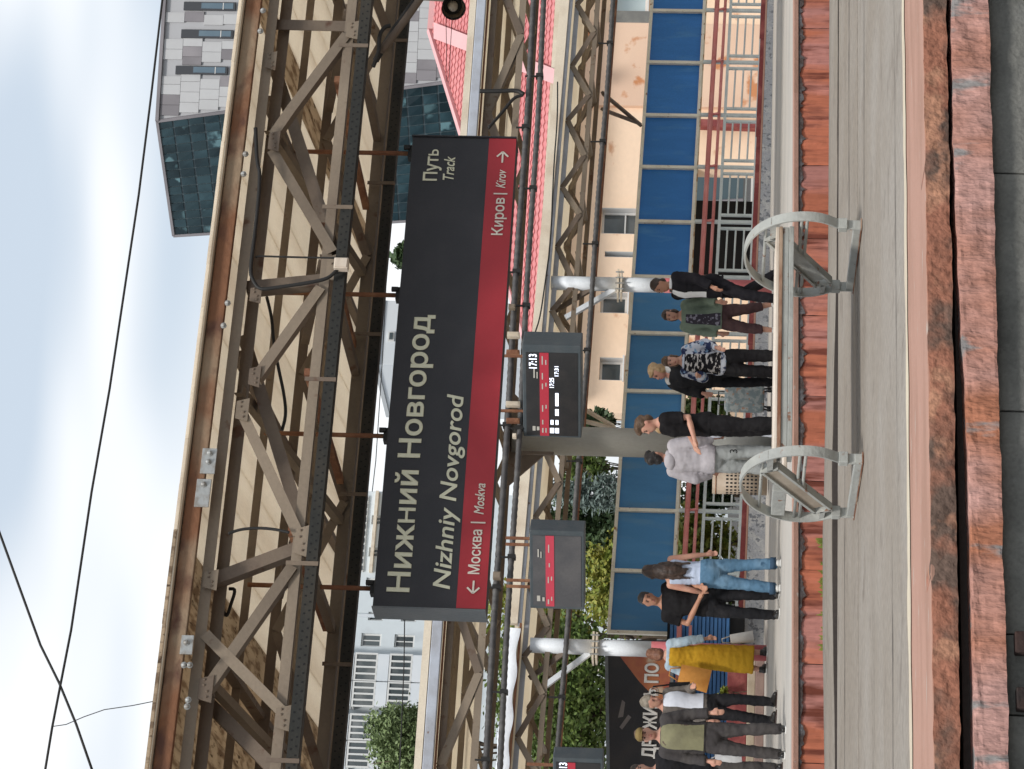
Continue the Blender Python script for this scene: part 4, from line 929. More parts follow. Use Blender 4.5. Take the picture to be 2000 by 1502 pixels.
while d < 17.5:
    s = xcor(d+ph_)+.12; s = max(s, xcor(d)+.12); s0_ = s; 
    s = math.ceil(s/.01)*.01
    while s < 8.6:
        wdt = .62
        hit = [w_ for w_ in wins if s < w_[0]+.55 and s+wdt > w_[0]-.05 and d+ph_ > w_[1]-.3 and d < w_[1]+3.4]
        if hit:
            wdt = .5
            if s+.25 > hit[0][0]-.05 and s < hit[0][0]+.5: s += .5; continue
        dark = rr.random() < .24
        hh = ph_; 
        if dark:
            k = rr.choice((.35, .5, .7))
            c = fpt(s+wdt/2, d+hh/2, .05)
            rot = Matrix((fr_, -fn_, Vector((0, 0, 1)))).transposed()
            MB().box(c, (wdt-.02, .08, hh-.02), rot).build('facade_panel', M['pan_m'], mb_)
        else:
            rot = Matrix((fr_, -fn_, Vector((0, 0, 1)))).transposed()
            MB().box(fpt(s+wdt/2, d+hh/2, .05), (wdt-.02, .08, hh-.02), rot).build('facade_panel', M['pan'], mb_)
        s += wdt
    d += ph_; row += 1
rot = Matrix((fr_, -fn_, Vector((0, 0, 1)))).transposed()
for (ws, wd_) in wins:
    f = MB().box(fpt(ws+.22, wd_+1.45, .10), (.50, .14, 3.05), rot).build('window', M['win_d'], mb_)
    MB().box(fpt(ws+.24, wd_+1.60, .175), (.34, .02, 1.25), rot).build('pane', M['win_b'], f)
    MB().box(fpt(ws+.24, wd_+2.58, .175), (.34, .02, .56), rot).build('pane', M['win_b'], f)
    MB().box(fpt(ws+.22, wd_+2.27, .185), (.40, .03, .05), rot).build('transom', M['win_fr'], f)
MB().bar(fpt(-.05, .02, .12), fpt(26, .02, .12), .2, .16, (0, 0, 1)).build('roof_edge', M['pan_m'], mb_)
# glass corner: plane holding the slanted edge and receding to the left
gl = Vector((-math.cos(R(63.5)), math.sin(R(63.5)), 0)); gl = Vector((-.62, .785, 0)).normalized()
gn = gl.cross(e1).normalized()
if gn.dot(CAM-O) < 0: gn = -gn
TL = at_pl(340, 460, O, gn); BL = at_pl(905, 424, O, gn); BR_ = O+e1*(O.z+1)
el = (BL-TL)/abs((BL-TL).z)
BL2 = TL+el*(TL.z+1)
MB().poly([O, TL, BL2, BR_], -gn*.3).build('glass_wall', M['cw_m'], mb_)
nr_, nc_ = 21, 14
for j in range(nr_):
    for i in range(nc_):
        def gp(u, v):
            a = O+e1*(v*19.); b = TL+el*(v*19.*(TL.z/O.z)); return a.lerp(b, u)
        u0, u1 = (i+.05)/nc_, (i+.95)/nc_; v0, v1 = (j+.06)/nr_, (j+.94)/nr_
        tl_ = Vector((rr.uniform(-.02, .02) for _ in range(3)))
        q = [gp(u0, v0)+gn*.02, gp(u1, v0)+gn*(.02+rr.uniform(0, .02)), gp(u1, v1)+gn*.02, gp(u0, v1)+gn*(.02+rr.uniform(0, .02))]
        MB().poly(q, gn*.04).build('glass_pane', M['cw'], mb_)
for a, b in ((O, BR_), (O, TL), (TL, BL2)): MB().bar(a+gn*.05, b+gn*.05, .16, .16, gn).build('corner_trim', M['pan_m'], mb_)

# ------------------------------------------------------------------ trees and shrubs
M['bark'] = mat('bark', (.09, .065, .045), .9, c2=(.06, .045, .03), scale=8, bump=.6)
M['leaf_y'] = leafmat('yellow_green_leaves', (.17, .22, .035), (.26, .24, .04))
M['leaf_g'] = leafmat('mid_green_leaves', (.07, .12, .025), (.13, .18, .035))
M['leaf_d'] = leafmat('dark_green_leaves', (.035, .065, .025), (.055, .09, .03))
M['leaf_b'] = leafmat('blue_spruce_needles', (.11, .15, .13), (.19, .24, .22))
M['leaf_m'] = leafmat('grey_green_leaves', (.13, .18, .07), (.20, .26, .11))
def tree(name, base, c, r, leaf, size, n, label, cat, group, seed, shape='round', clump=26):
    rg = random.Random(seed); base = Vector(base); c = Vector(c)
    t = empty(name, base, label, cat, group)
    tops = []
    tk = MB(); hgt = c.z-base.z
    tk.tube([base, base+Vector((.05, 0, hgt*.4)), Vector((c.x, c.y, c.z+r[2]*.2))], [max(.05, r[0]*.07), r[0]*.05, r[0]*.02], 8)
    for k in range(7):
        an = rg.uniform(0, 6.28); a = base.lerp(c, rg.uniform(.5, 1.0)); e = c+Vector((math.cos(an)*r[0]*.7, math.sin(an)*r[1]*.7, rg.uniform(-.4, .6)*r[2]))
        tk.tube([a, a.lerp(e, .5)+Vector((0, 0, .1*r[2])), e], [r[0]*.03, r[0]*.02, r[0]*.008], 6)
    tk.build('trunk', M['bark'], t, smooth=True)
    V = []; F = []
    nclump = max(6, n//clump)
    lobes = []
    for q in range(8):
        u = Vector((rg.gauss(0, 1), rg.gauss(0, 1), rg.gauss(0, 1))).normalized()*rg.uniform(.35, .62)
        lobes.append((Vector((u.x*r[0], u.y*r[1], u.z*r[2])), rg.uniform(.36, .6)))
    lobes.append((Vector((0, 0, -.1*r[2])), .62))
    for q in range(nclump):
        th = rg.uniform(0, 6.28); zz = rg.uniform(-1, 1)
        if shape == 'cone':
            h = rg.random()**1.3; wr = (1-h)*rg.uniform(.6, 1.05); cc_ = c+Vector((math.cos(th)*r[0]*wr, math.sin(th)*r[1]*wr, -r[2]+2*r[2]*h))
        else:
            lo_, lr = rg.choice(lobes); rad = lr*rg.uniform(.6, 1.08); ss = math.sqrt(1-zz*zz)*rad
            cc_ = c+lo_+Vector((math.cos(th)*ss*r[0], math.sin(th)*ss*r[1], zz*rad*r[2]))
        cr = r[0]*rg.uniform(.12, .27)
        for k in range(clump):
            p = cc_+Vector((rg.gauss(0, 1), rg.gauss(0, 1), rg.gauss(0, .8)))*cr*.55
            a = Vector((rg.gauss(0, 1), rg.gauss(0, 1), rg.gauss(0, .6))).normalized(); b = a.orthogonal().normalized()
            b = (Matrix.Rotation(rg.uniform(0, 6.28), 3, a) @ b); s = size*rg.uniform(.6, 1.3); a = a*s; b = b*s*.55
            if shape == 'cone': b *= .45
            i0 = len(V); V += [p-a, p+b*.9-a*.1, p+a, p-b*.9-a*.1]; F.append((i0, i0+1, i0+2, i0+3))
    m = MB(); m.v = V; m.f = F; m.build('crown', M[leaf], t, fix=False)
    return t
def tpx(px, py, Yp): return at(px, py, Yp)
def plant(name, px, py, Yp, wpx, hpx, leaf, size, n, label, cat='tree', group='trees behind the fence', seed=1, shape='round', clump=26):
    c = tpx(px, py, Yp); k = Yp/.92/FPX
    tree(name, (c.x, c.y, 0 if Yp < 45 else -.6), c, (wpx*k/2, wpx*k/2, hpx*k/2), leaf, size, n, label, cat, group, seed, shape, clump)
plant('yellow_green_tree', 1235, 1160, 41.0, 190, 210, 'leaf_y', .055, 13000, 'yellow-green tree behind the leftmost blue panels below the dim board', seed=2)
plant('leafy_tree', 1090, 1390, 43.5, 330, 310, 'leaf_g', .06, 22000, 'large mid-green tree above the billboard', seed=3)
plant('leafy_tree', 1040, 1240, 46.0, 240, 230, 'leaf_y', .085, 6000, 'light green tree showing between conduits below the sign arrow', seed=13)
plant('blue_spruce', 1190, 962, 40.5, 130, 260, 'leaf_b', .075, 5200, 'blue-grey spruce behind the panels left of the grey column', seed=4, shape='cone')
plant('dark_tree', 1150, 1055, 43.0, 170, 240, 'leaf_d', .06, 12000, 'dark green tree between the blue spruce and the dim board', seed=5)
plant('young_tree', 1145, 915, 44.0, 110, 120, 'leaf_g', .07, 2600, 'small bright green tree top just left of the grey column', seed=6)
plant('dark_tree', 1165, 830, 44.5, 70, 90, 'leaf_d', .07, 1800, 'small dark tree between the grey column and the peach wall', seed=16)
plant('street_tree', 790, 1450, 80.0, 170, 190, 'leaf_m', .085, 17000, 'grey-green tree in front of the apartment block', group='trees by the far buildings', seed=7)
plant('street_tree', 790, 505, 100.0, 80, 70, 'leaf_d', .20, 900, 'small dark tree peeping over the middle of the sign', group='trees by the far buildings', seed=8, clump=14)
for k, (px, py, wp, hp, lf, lab) in enumerate(((1375, 1180, 130, 150, 'leaf_g', 'green shrub behind the railing right of the couple'), (1370, 1060, 150, 150, 'leaf_y', 'yellow-green shrub behind the railing left of the bin'), (1380, 955, 110, 130, 'leaf_d', 'dark shrub behind the railing and the bin'), (1370, 800, 100, 130, 'leaf_g', 'shrub behind the railing and the floral suitcase'))):
    plant('shrub', px, py, 39.6, wp, hp, lf, .06, 4200, lab, 'shrub', 'shrubs behind the railing', 20+k)
plant('potted_plant', 1412, 1355, 37.25, 34, 36, 'leaf_y', .05, 160, 'small yellow-green plant on the plinth beside the grey-haired man', 'plant', None, 31, clump=20)
# weeds at the foot of the red face, beyond the deck edge
wv = MB(); rg = random.Random(5)
for (px, py, wp, nn) in ((1619, 1062, 7, 26), (1620, 1118, 22, 22), (1620, 1150, 12, 16), (1620, 1215, 18, 14), (1620, 1250, 18, 12)):
    for k in range(nn):
        p = at(px+rg.uniform(-5, 3), py+rg.uniform(-wp, wp), 18.2); h = rg.uniform(.02, .09); d = Vector((rg.uniform(-.03, .03), rg.uniform(-.03, .03), h)); s = Vector((rg.uniform(-1, 1), rg.uniform(-1, 1), 0)).normalized()*.012
        i0 = len(wv.v); wv.v += [p-s-Vector((0, 0, .3)), p+s-Vector((0, 0, .3)), p+d*.6+s, p+d, p+d*.6-s]; wv.f.append((i0, i0+1, i0+2, i0+3, i0+4))
tag(wv.build('weeds', M['weed'], fix=False), 'yellow-green weeds growing along the far edge of the near platform', 'weeds', kind='stuff')

# ------------------------------------------------------------------ wires and the horn loudspeaker
def wire(label, pts, Yp, r_): tag(MB().tube([at(a, b, Yp) for a, b in pts], r_, 6).build('overhead_wire', M['cable'], smooth=True), label, 'wire', 'overhead wires')
wire('long overhead wire crossing the whole sky from the office roof side', [(330, -60), (318, 0), (297, 180), (272, 380), (245, 560), (215, 760), (180, 960), (140, 1230), (103, 1420), (80, 1560)], 21, .011)
wire('overhead wire slanting steeply across the top left sky', [(-40, 935), (0, 1040), (40, 1150), (80, 1260), (117, 1335), (150, 1415), (190, 1530)], 21.6, .012)
wire('wire hugging the rusty edge of the near canopy', [(480, -20), (470, 60), (456, 230), (436, 440), (398, 760), (372, 920), (340, 1160), (316, 1340), (290, 1560)], 20.5, .008)
wire('short dark wire ending at the canopy edge before the glass corner', [(486, -20), (476, 70), (463, 195)], 20.5, .01)
wire('thin slack wire dropping from the long wire to the canopy', [(103, 1419), (130, 1415), (165, 1400), (205, 1386), (260, 1378), (320, 1366)], 21, .004)
wire('thin wire through the gap above the sign', [(762, 400), (757, 520), (748, 700), (735, 900), (728, 960)], 60, .012)
wire('thin wire through the left gap before the apartment block', [(792, 1160), (790, 1300), (785, 1420), (781, 1520)], 60, .014)
ls = empty('horn_loudspeaker', at(880, -10, 20.2), 'brown horn loudspeaker with dark mouth at the right end of the view', 'loudspeaker')
lc = at(887, 16, 20.2); ax = (Vector((-.72, -.62, -.20))).normalized()
MB().tube([lc-ax*.34, lc-ax*.2, lc-ax*.06, lc], [.045, .07, .095, .112], 20, cap=False).build('horn', M['truss'], ls, smooth=True, fix=False)
MB().tube([lc-ax*.02, lc+ax*.006], [.10, .116], 20, cap=False).build('rim', M['cable'], ls, smooth=True)
MB().tube([lc-ax*.10, lc-ax*.095], [.10, .10], 20).build('mouth', M['cable'], ls)
MB().tube([lc-ax*.10, lc-ax*.03, lc-ax*.005], [.05, .042, .03], 14).build('centre_cap', M['plank'], ls, smooth=True)
MB().tube([lc-ax*.4, lc-ax*.3], .065, 14).build('driver', M['truss_d'], ls, smooth=True)
MB().bar(lc-ax*.3, lc-ax*.3+Vector((.1, .1, .6)), .03, .03).build('bracket', M['truss_d'], ls)
for k in (0, 1): wire(('left' if k else 'right')+' one of two thin wires hanging past the loudspeaker', [(872+k*12, 32), (873+k*8, 90), (874+k*4, 160)], 20.1, .003)
# ------------------------------------------------------------------ people waiting on the far platform
def remesh(mb, vox, smooth=3, wr=0., wseed=0.):
    me = mb.mesh('tmp'); o = bpy.data.objects.new('tmp', me)
    r_ = o.modifiers.new('r', 'REMESH'); r_.mode = 'VOXEL'; r_.voxel_size = vox
    s_ = o.modifiers.new('s', 'SMOOTH'); s_.factor = .5; s_.iterations = smooth
    m2 = evaluated(o); bpy.data.meshes.remove(me); m2.materials.clear()
    if wr:
        nn = [v.normal.copy() for v in m2.vertices]
        for v, nr in zip(m2.vertices, nn):
            c = v.co; k = noise.noise(Vector((c.x*9+wseed, c.y*9, c.z*15))) + .5*noise.noise(Vector((c.x*20+wseed, c.y*20, c.z*34)))
            v.co = c + nr*(wr*k)
    m2.polygons.foreach_set('use_smooth', [True]*len(m2.polygons)); m2.update(); return m2
def loft(mb, rings, n=16):
    """rings: (centre, rx, ry) stacked along z"""
    b0 = len(mb.v)
    for c, rx, ry in rings:
        for k in range(n):
            an = 2*math.pi*k/n; mb.v.append(Vector(c)+Vector((rx*math.cos(an), ry*math.sin(an), 0)))
    for i in range(len(rings)-1):
        for k in range(n): k2 = (k+1) % n; mb.f.append((b0+i*n+k, b0+i*n+k2, b0+(i+1)*n+k2, b0+(i+1)*n+k))
    mb.f.append(tuple(b0+k for k in reversed(range(n)))); mb.f.append(tuple(b0+(len(rings)-1)*n+k for k in range(n)))
    return mb
def limb(mb, pts, rs, n=10):
    mb.tube(pts, rs, n)
    for p, r_ in zip(pts, rs): mb.ell(p, (r_, r_, r_), 10, 6)
    return mb
def cloth(name, c, c2=None, scale=5, **kw):
    kw.setdefault('bump', .35); kw.setdefault('bscale', 14); kw.setdefault('grain', .12); kw.setdefault('gscale', 20); kw.setdefault('spec', .08)
    return mat(name, c, .85, c2=c2, scale=scale, **kw)
SK = [mat('skin_light', (.50, .27, .19), .55, c2=(.46, .22, .16), scale=8, grain=.05, bump=.05), mat('skin_tan', (.40, .20, .125), .55, c2=(.36, .17, .11), scale=8, grain=.05, bump=.05)]
M['eye'] = mat('eye_dark', (.05, .03, .025), .4, grain=0, bump=0); M['lip'] = mat('lip', (.32, .10, .09), .5, grain=0, bump=0)
M['sole'] = mat('white_sole', (.62, .61, .58), .6, bump=0)
def torso(fem, z0, z1, gr, belly=0.):
    T = [(.80, .125, .10, 0), (.86, .165 if fem else .155, .12, -.005), (.95, .175 if fem else .165, .122, -.005), (1.06, .140 if fem else .150, .105+belly, .005), (1.18, .138 if fem else .155, .108+belly, .008), (1.29, .155 if fem else .175, .128 if fem else .122, .012), (1.38, .160 if fem else .185, .108, 0), (1.44, .145 if fem else .165, .085, -.008), (1.475, .085, .066, -.01), (1.50, .06, .06, -.008)]
    out = []
    def s(z):
        for a, b in zip(T[:-1], T[1:]):
            if a[0] <= z <= b[0]:
                f = (z-a[0])/(b[0]-a[0]); return tuple(a[i]+(b[i]-a[i])*f for i in range(4))
        return T[0] if z < T[0][0] else T[-1]
    zs = [z0]+[t[0] for t in T if z0 < t[0] < z1]+[z1]
    return [(Vector((0, s(z)[3], z)), s(z)[1]+gr, s(z)[2]+gr) for z in zs]
def person(label, loc, H, phi, skin=0, fem=False, arms=None, legs=None, head=(0, 0, 0), top=None, bottom=None, shoes=None, hair=None, extra=None, belly=0.):
    s = H/1.75; loc = Vector(loc)
    tc_ = Vector((CAM.x-loc.x, CAM.y-loc.y, 0)).normalized(); vr = Vector((-tc_.y, tc_.x, 0))
    f = tc_*math.cos(R(phi))+vr*math.sin(R(phi)); rz = math.atan2(-f.x, f.y)
    root = empty('person', loc, label, 'person', 'people waiting on the far platform', rz); root.scale = (s, s, s)
    pr_ = random.Random(label); root.rotation_euler = (R(pr_.uniform(-2.2, .8)), R(pr_.uniform(-1.6, 1.6)), rz)
    sh = .165 if fem else .185
    A_ = {'r': ((.225, -.03, 1.15), (.235, .05, .90)), 'l': ((-.225, -.03, 1.15), (-.235, .05, .90))}; A_.update(arms or {})
    G_ = {'r': ((.095, .02, .49), (.10, -.02, .085)), 'l': ((-.095, .02, .49), (-.10, -.02, .085))}; G_.update(legs or {})
    S_ = {'r': Vector((sh, 0, 1.40)), 'l': Vector((-sh, 0, 1.40))}; Hp = {'r': Vector((.085, 0, .89)), 'l': Vector((-.085, 0, .89))}
    rh = Matrix.Rotation(R(head[0]), 3, 'Z') @ Matrix.Rotation(R(head[1]), 3, 'X') @ Matrix.Rotation(R(head[2]), 3, 'Y'); hc = Vector((0, -.005, 1.50))
    hd = lambda p: hc + rh @ (Vector(p)-hc)
    # one continuous body
    b = MB(); loft(b, torso(fem, .80, 1.50, 0, belly))
    b.tube([(0, -.012, 1.42), (0, -.008, 1.49), hd((0, 0, 1.57))], [.062, .055, .055], 12)
    hr = [(1.522, .030, .040, .030), (1.535, .048, .062, .020), (1.565, .062, .083, .010), (1.60, .070, .092, .003), (1.645, .075, .098, -.002), (1.69, .073, .096, -.006), (1.725, .056, .074, -.010), (1.748, .025, .034, -.012)]
    h0 = MB(); loft(h0, [(Vector((0, y, z)), rx, ry) for z, rx, ry, y in hr])
    h0.tube([(0, .088, 1.648), (0, .110, 1.608), (0, .098, 1.600)], [.009, .015, .011], 8)
    h0.ell((.075, -.008, 1.622), (.012, .022, .032), 8, 6).ell((-.075, -.008, 1.622), (.012, .022, .032), 8, 6)
    h0.ell((0, .085, 1.572), (.024, .012, .010), 8, 6)
    b.raw([hd(p) for p in h0.v], h0.f)
    for k in 'rl':
        E_, W_ = Vector(A_[k][0]), Vector(A_[k][1]); sg_ = 1 if k == 'r' else -1
        limb(b, [S_[k], S_[k].lerp(E_, .5), E_, E_.lerp(W_, .3), W_], [.052, .045, .038, .039, .026])
        d = (W_-E_).normalized(); lat = d.cross(Vector((0, 0, 1)) if abs(d.z) < .8 else Vector((0, 1, 0))).normalized(); up2 = lat.cross(d)
        if lat.dot(Vector((0, 1, 0))) < 0 and abs(d.z) >= .8: lat = -lat
        pe = W_+d*.085
        b.tube([W_, W_+d*.04+lat*.0, pe], [.026, .032, .030], 10)
        for q, ln in enumerate((.068, .078, .072, .056)):
            o_ = lat*((q-1.5)*.0185); p1 = pe+o_; p2 = p1+d*ln*.55-up2*.010; p3 = p2+d*ln*.42-up2*.022
            b.tube([p1-d*.02, p1, p2, p3], [.010, .010, .0095, .008], 6)
        tb = W_+d*.03+lat*.026*sg_; b.tube([tb, tb+lat*.022*sg_+d*.025, tb+lat*.026*sg_+d*.058-up2*.008], [.012, .0115, .009], 6)
        K_, N_ = Vector(G_[k][0]), Vector(G_[k][1])
        limb(b, [Hp[k], Hp[k].lerp(K_, .5), K_, K_.lerp(N_, .32)-Vector((0, .012, 0)), N_], [.092, .078, .056, .057, .036])
        sd_ = Vector((0, 1, 0)); limb(b, [N_+Vector((0, -.03, -.045)), N_+sd_*.06+Vector((0, 0, -.045)), N_+sd_*.15+Vector((0, 0, -.058))], [.036, .036, .026])
    def add(name, mb, m, vox=.0125, sm=3, wr=0., parent=root, wseed=1.):
        me = remesh(mb, vox, sm, wr, wseed+len(label)); return link_mesh(name, me, m, parent)
    body = add('body', b, SK[skin], .0105, 2)
    for sx in (-.03, .03):
        MB().ell(hd((sx, .088, 1.643)), (.015, .009, .008), 8, 6).build('eye', M['eye'], body, local=True, smooth=True)
        MB().ell(hd((sx, .092, 1.664)), (.020, .006, .005), 8, 6).build('eyebrow', M['eye'], body, local=True, smooth=True)
    MB().ell(hd((0, .094, 1.573)), (.021, .006, .007), 8, 6).build('mouth', M['lip'], body, local=True, smooth=True)
    # garments
    def sleeve(mb, k, fr, gr):
        E_, W_ = Vector(A_[k][0]), Vector(A_[k][1]); S0 = S_[k]
        if fr <= .5: pts = [S0+Vector((-(.03 if k == 'r' else -.03), 0, 0)), S0, S0.lerp(E_, fr*2)]; rs = [.06+gr, .060+gr, .052+gr]
        else: pts = [S0, S0.lerp(E_, .5), E_, E_.lerp(W_, (fr-.5)*2)]; rs = [.060+gr, .054+gr, .047+gr, .038+gr]
        limb(mb, pts[:-1], rs[:-1]); mb.tube(pts[-2:], rs[-2:], 12)
    gz = lambda z, fl: z
    for g_ in (top or []):
        nm, m, kw = g_; mb = MB(); gr = kw.get('gr', .014)
        rings = torso(fem, max(kw.get('z0', .92), .80), kw.get('z1', 1.465), gr, belly)
        if kw.get('z0', .92) < .80: rings = [(Vector((0, 0, kw['z0'])), rings[0][1]+kw.get('flare', .04)+.03, rings[0][2]+kw.get('flare', .04)+.03)]+rings
        loft(mb, rings)
        for k in 'rl':
            fr = kw.get('sl', .35)
            if fr: sleeve(mb, k, fr, gr-.002)
        o = add(nm, mb, m, wr=kw.get('wr', .008))
        if 'front' in kw:
            pn, pm, ha, za, zb = kw['front']; P = []; F = []; rg_ = torso(fem, za, zb, gr+.007, belly); n = 9
            for c, rx, ry in rg_:
                fzz = (c.z-za)/(zb-za); hw = ha*(1-.45*fzz if fzz > .5 else .78)
                for q in range(n):
                    an = math.pi/2-hw+2*hw*q/(n-1)
                    for dd in (0, -.012): P.append(c+Vector(((rx+dd)*math.cos(an), (ry+dd)*math.sin(an), 0)))
            for i in range(len(rg_)-1):
                for q in range(n-1):
                    a0 = (i*n+q)*2; b0 = ((i+1)*n+q)*2; F += [(a0, a0+2, b0+2, b0), (a0+1, b0+1, b0+3, a0+3)]
            MB().raw(P, F).build(pn, pm, root, local=True, smooth=True)
        if kw.get('collar'):
            mb = MB(); n = 18
            P = []; F = []
            for i in range(n+1):
                an = R(110)+(R(320))*i/n*1.0
                for rr_, zz in ((.075, 1.455), (.098, 1.47), (.092, 1.50), (.07, 1.505)): P.append(Vector((rr_*1.15*math.cos(an), rr_*math.sin(an)-.008, zz)))
            for i in range(n):
                for q in range(3): F.append((4*i+q, 4*i+4+q, 4*i+5+q, 4*i+1+q))
            MB().raw(P, F).build('collar', kw['collar'], o, local=True, smooth=True)
    for g_ in (bottom or []):
        nm, m, kw = g_; mb = MB(); w_ = kw.get('w', 1.); fr = kw.get('len', 1.)
        if nm in ('skirt', 'dress'):
            zb = kw['z0']; fl = kw.get('flare', .05)
            rings = [(Vector((0, 0, zb)), .165+fl, .14+fl), (Vector((0, 0, (zb+.85)/2)), .17+fl*.75, .14+fl*.75), (Vector((0, 0, .84)), .175+fl*.4, .135+fl*.4), (Vector((0, 0, .97)), .18+fl*.2, .13+fl*.2)]+torso(fem, 1.08, kw.get('z1', 1.2), .024)
            loft(mb, rings)
        else:
            loft(mb, [(Vector((0, 0, .765)), .10, .095)]+torso(fem, .80, kw.get('z1', 1.02), .018, belly))
            for k in 'rl':
                K_, N_ = Vector(G_[k][0]), Vector(G_[k][1]); e = K_.lerp(N_, min(1, (fr-.5)*2)); e = e+Vector((0, 0, -.035 if fr >= 1 else 0))
                limb(mb, [Hp[k], Hp[k].lerp(K_, .5), K_], [.102, .088+.006*(w_-1)*10, .066*w_]); mb.tube([K_, K_.lerp(e, .5), e], [.066*w_, .066*w_, .056*w_], 12)
        o = add(nm, mb, m, wr=kw.get('wr', .009))
        if kw.get('cuff'):
            for k in 'rl':
                N_ = Vector(G_[k][1]); MB().tube([N_+Vector((0, 0, .055)), N_+Vector((0, 0, -.02))], .068*w_, 14).build('cuff', kw['cuff'], o, local=True, smooth=True)
    if shoes:
        for k in 'rl':
            N_ = Vector(G_[k][1]); mb = MB()
            limb(mb, [N_+Vector((0, -.035, -.04)), N_+Vector((0, .05, -.035)), N_+Vector((0, .165, -.052))], [.046, .045, .034])
            mb.tube([N_+Vector((0, -.01, -.03)), N_+Vector((0, -.01, .03 if not shoes[1] else .10))], [.046, .048], 10)
            o = add('shoe', mb, shoes[0], .011, 2)
            mb = MB(); mb.box(N_+Vector((0, .062, -.076)), (.085, .275, .018)).build('sole', shoes[2] if len(shoes) > 2 else M['eye'], o, local=True, bevel=.006)
    if hair:
        m, st = hair[:2]; mb = MB(); lo = hair[2] if len(hair) > 2 else 1.2
        def he(c, r_): 
            t_ = MB().ell(c, r_, 14, 10); mb.raw([hd(p) for p in t_.v], t_.f)
        he((0, -.022, 1.682), (.086, .106, .088)); he((0, -.055, 1.62), (.076, .066, .085))
        if st == 'bob': he((.062, -.02, 1.60), (.03, .06, .09)); he((-.062, -.02, 1.60), (.03, .06, .09)); he((0, -.07, 1.56), (.08, .05, .08)); he((0, .07, 1.71), (.06, .03, .03))
        if st == 'tuft': he((.02, .075, 1.725), (.055, .035, .03)); he((0, .02, 1.745), (.075, .08, .035))
        if st == 'long':
            he((.066, -.02, 1.60), (.028, .06, .10)); he((-.066, -.02, 1.60), (.028, .06, .10))
            mb.tube([hd((0, -.06, 1.60)), (0, -.095, 1.48), (0, -.115, 1.36), (0, -.125, lo)], [.09, .10, .095, .035], 12)
            for sx in (-.06, .07, .02): mb.tube([hd((sx, -.07, 1.56)), (sx*1.2, -.11, 1.40), (sx*1.5, -.13, lo-.03-.4*abs(sx))], [.045, .04, .010], 8)
        me = remesh(mb, .0115, 2, .013, 5.+len(label))
        link_mesh('hair', me, m, root)
    if extra: extra(root, hd, A_)
    return root
def by_foot(fx_, fy_, hx_, hy_):
    p = at_z(fx_, fy_); q = at(hx_, hy_, p.y); return p, q.z
def by_Y(hx_, hy_, Yp): q = at(hx_, hy_, Yp); return Vector((q.x, q.y, 0)), q.z
def by_head(hx_, hy_, H): q = at_z(hx_, hy_, H); return Vector((q.x, q.y, 0)), H
HB = mat('hair_dark_brown', (.035, .022, .016), .5, c2=(.06, .035, .025), scale=20, stretch=(1, 1, .3), bump=.4, bscale=60)
HK = mat('hair_black', (.015, .013, .013), .5, c2=(.025, .02, .02), scale=20, bump=.4, bscale=60)
HM = mat('hair_brown', (.085, .05, .03), .55, c2=(.12, .07, .04), scale=20, bump=.4, bscale=60)
HR = mat('hair_red_brown', (.14, .055, .03), .55, c2=(.20, .09, .05), scale=18, bump=.4, bscale=60)
HG = mat('hair_grey', (.22, .19, .15), .6, c2=(.30, .26, .21), scale=18, bump=.4, bscale=60)
HY = mat('hair_blond', (.34, .22, .11), .55, c2=(.44, .31, .18), scale=18, bump=.4, bscale=60)
blk = cloth('black_cotton', (.012, .011, .012), (.018, .017, .018)); blk2 = cloth('black_denim', (.016, .016, .018), (.024, .023, .025))
drk = cloth('dark_grey_cloth', (.055, .05, .05), (.075, .068, .065)); boot = mat('black_leather', (.015, .013, .012), .4, bump=.1)
wht = cloth('white_cotton', (.62, .64, .70), (.56, .58, .64))
# man in cap
p, H = by_foot(1535, 1447, 1243, 1432)
def cap_x(root, hd, A_):
    tan = cloth('tan_cap_cloth', (.20, .145, .06), (.16, .11, .045)); m = MB(); t_ = MB().ell((0, -.008, 1.70), (.085, .108, .062), 16, 10); m.raw([hd(q) for q in t_.v], t_.f)
    o = m.build('cap', tan, root, local=True, smooth=True)
    t_ = MB().ell((0, .10, 1.682), (.075, .075, .010), 14, 6); MB().raw([hd(q) for q in t_.v], t_.f).build('brim', tan, o, local=True, smooth=True)
    MB().tube([(-.155, .02, 1.0), (-.09, .12, 1.0), (.09, .12, 1.0), (.155, .02, 1.0)], .016, 8).build('belt', M['bolt'], root, local=True)
oliv = cloth('olive_tee', (.21, .20, .12), (.17, .16, .10), 6, c3=(.10, .07, .06), scale3=9, lo3=.64, hi3=.68)
person('man in tan cap, olive T-shirt and open dark jacket at the far left', p, H, -4, 0, arms={'r': ((.25, -.03, 1.13), (.27, .06, .89)), 'l': ((-.26, -.04, 1.13), (-.29, .03, .88))}, legs={'r': ((.13, .03, .49), (.16, -.01, .085)), 'l': ((-.11, .02, .49), (-.14, .02, .085))},
       top=[('jacket', drk, {'sl': .95, 'gr': .026, 'z0': .93, 'front': ('t_shirt', oliv, 1.15, .955, 1.46)})], bottom=[('trousers', drk, {'w': 1.12})], shoes=(boot, True, M['sole']), hair=(HM, 'short'), extra=cap_x, belly=.02)
# grey-haired man looking down at his phone
p, H = by_foot(1518, 1388, 1252, 1388)
greyj = cloth('grey_brown_jacket', (.12, .105, .095), (.16, .14, .125), 4)
def phone_x(root, hd, A_):
    pass
person('grey-haired man in white T-shirt and grey jacket looking down at his hand', p, H, 38, 0, arms={'l': ((-.23, .04, 1.12), (-.10, .26, 1.10)), 'r': ((.235, -.05, 1.13), (.24, .0, .88))}, head=(-10, -28, 0), legs={'r': ((.10, -.02, .49), (.10, -.10, .085)), 'l': ((-.09, .08, .49), (-.09, .06, .085))},
       top=[('jacket', greyj, {'sl': .95, 'gr': .024, 'z0': .90, 'front': ('t_shirt', wht, .95, .95, 1.46)})], bottom=[('trousers', blk2, {'w': 1.05})], shoes=(boot, False), hair=(HG, 'short'))
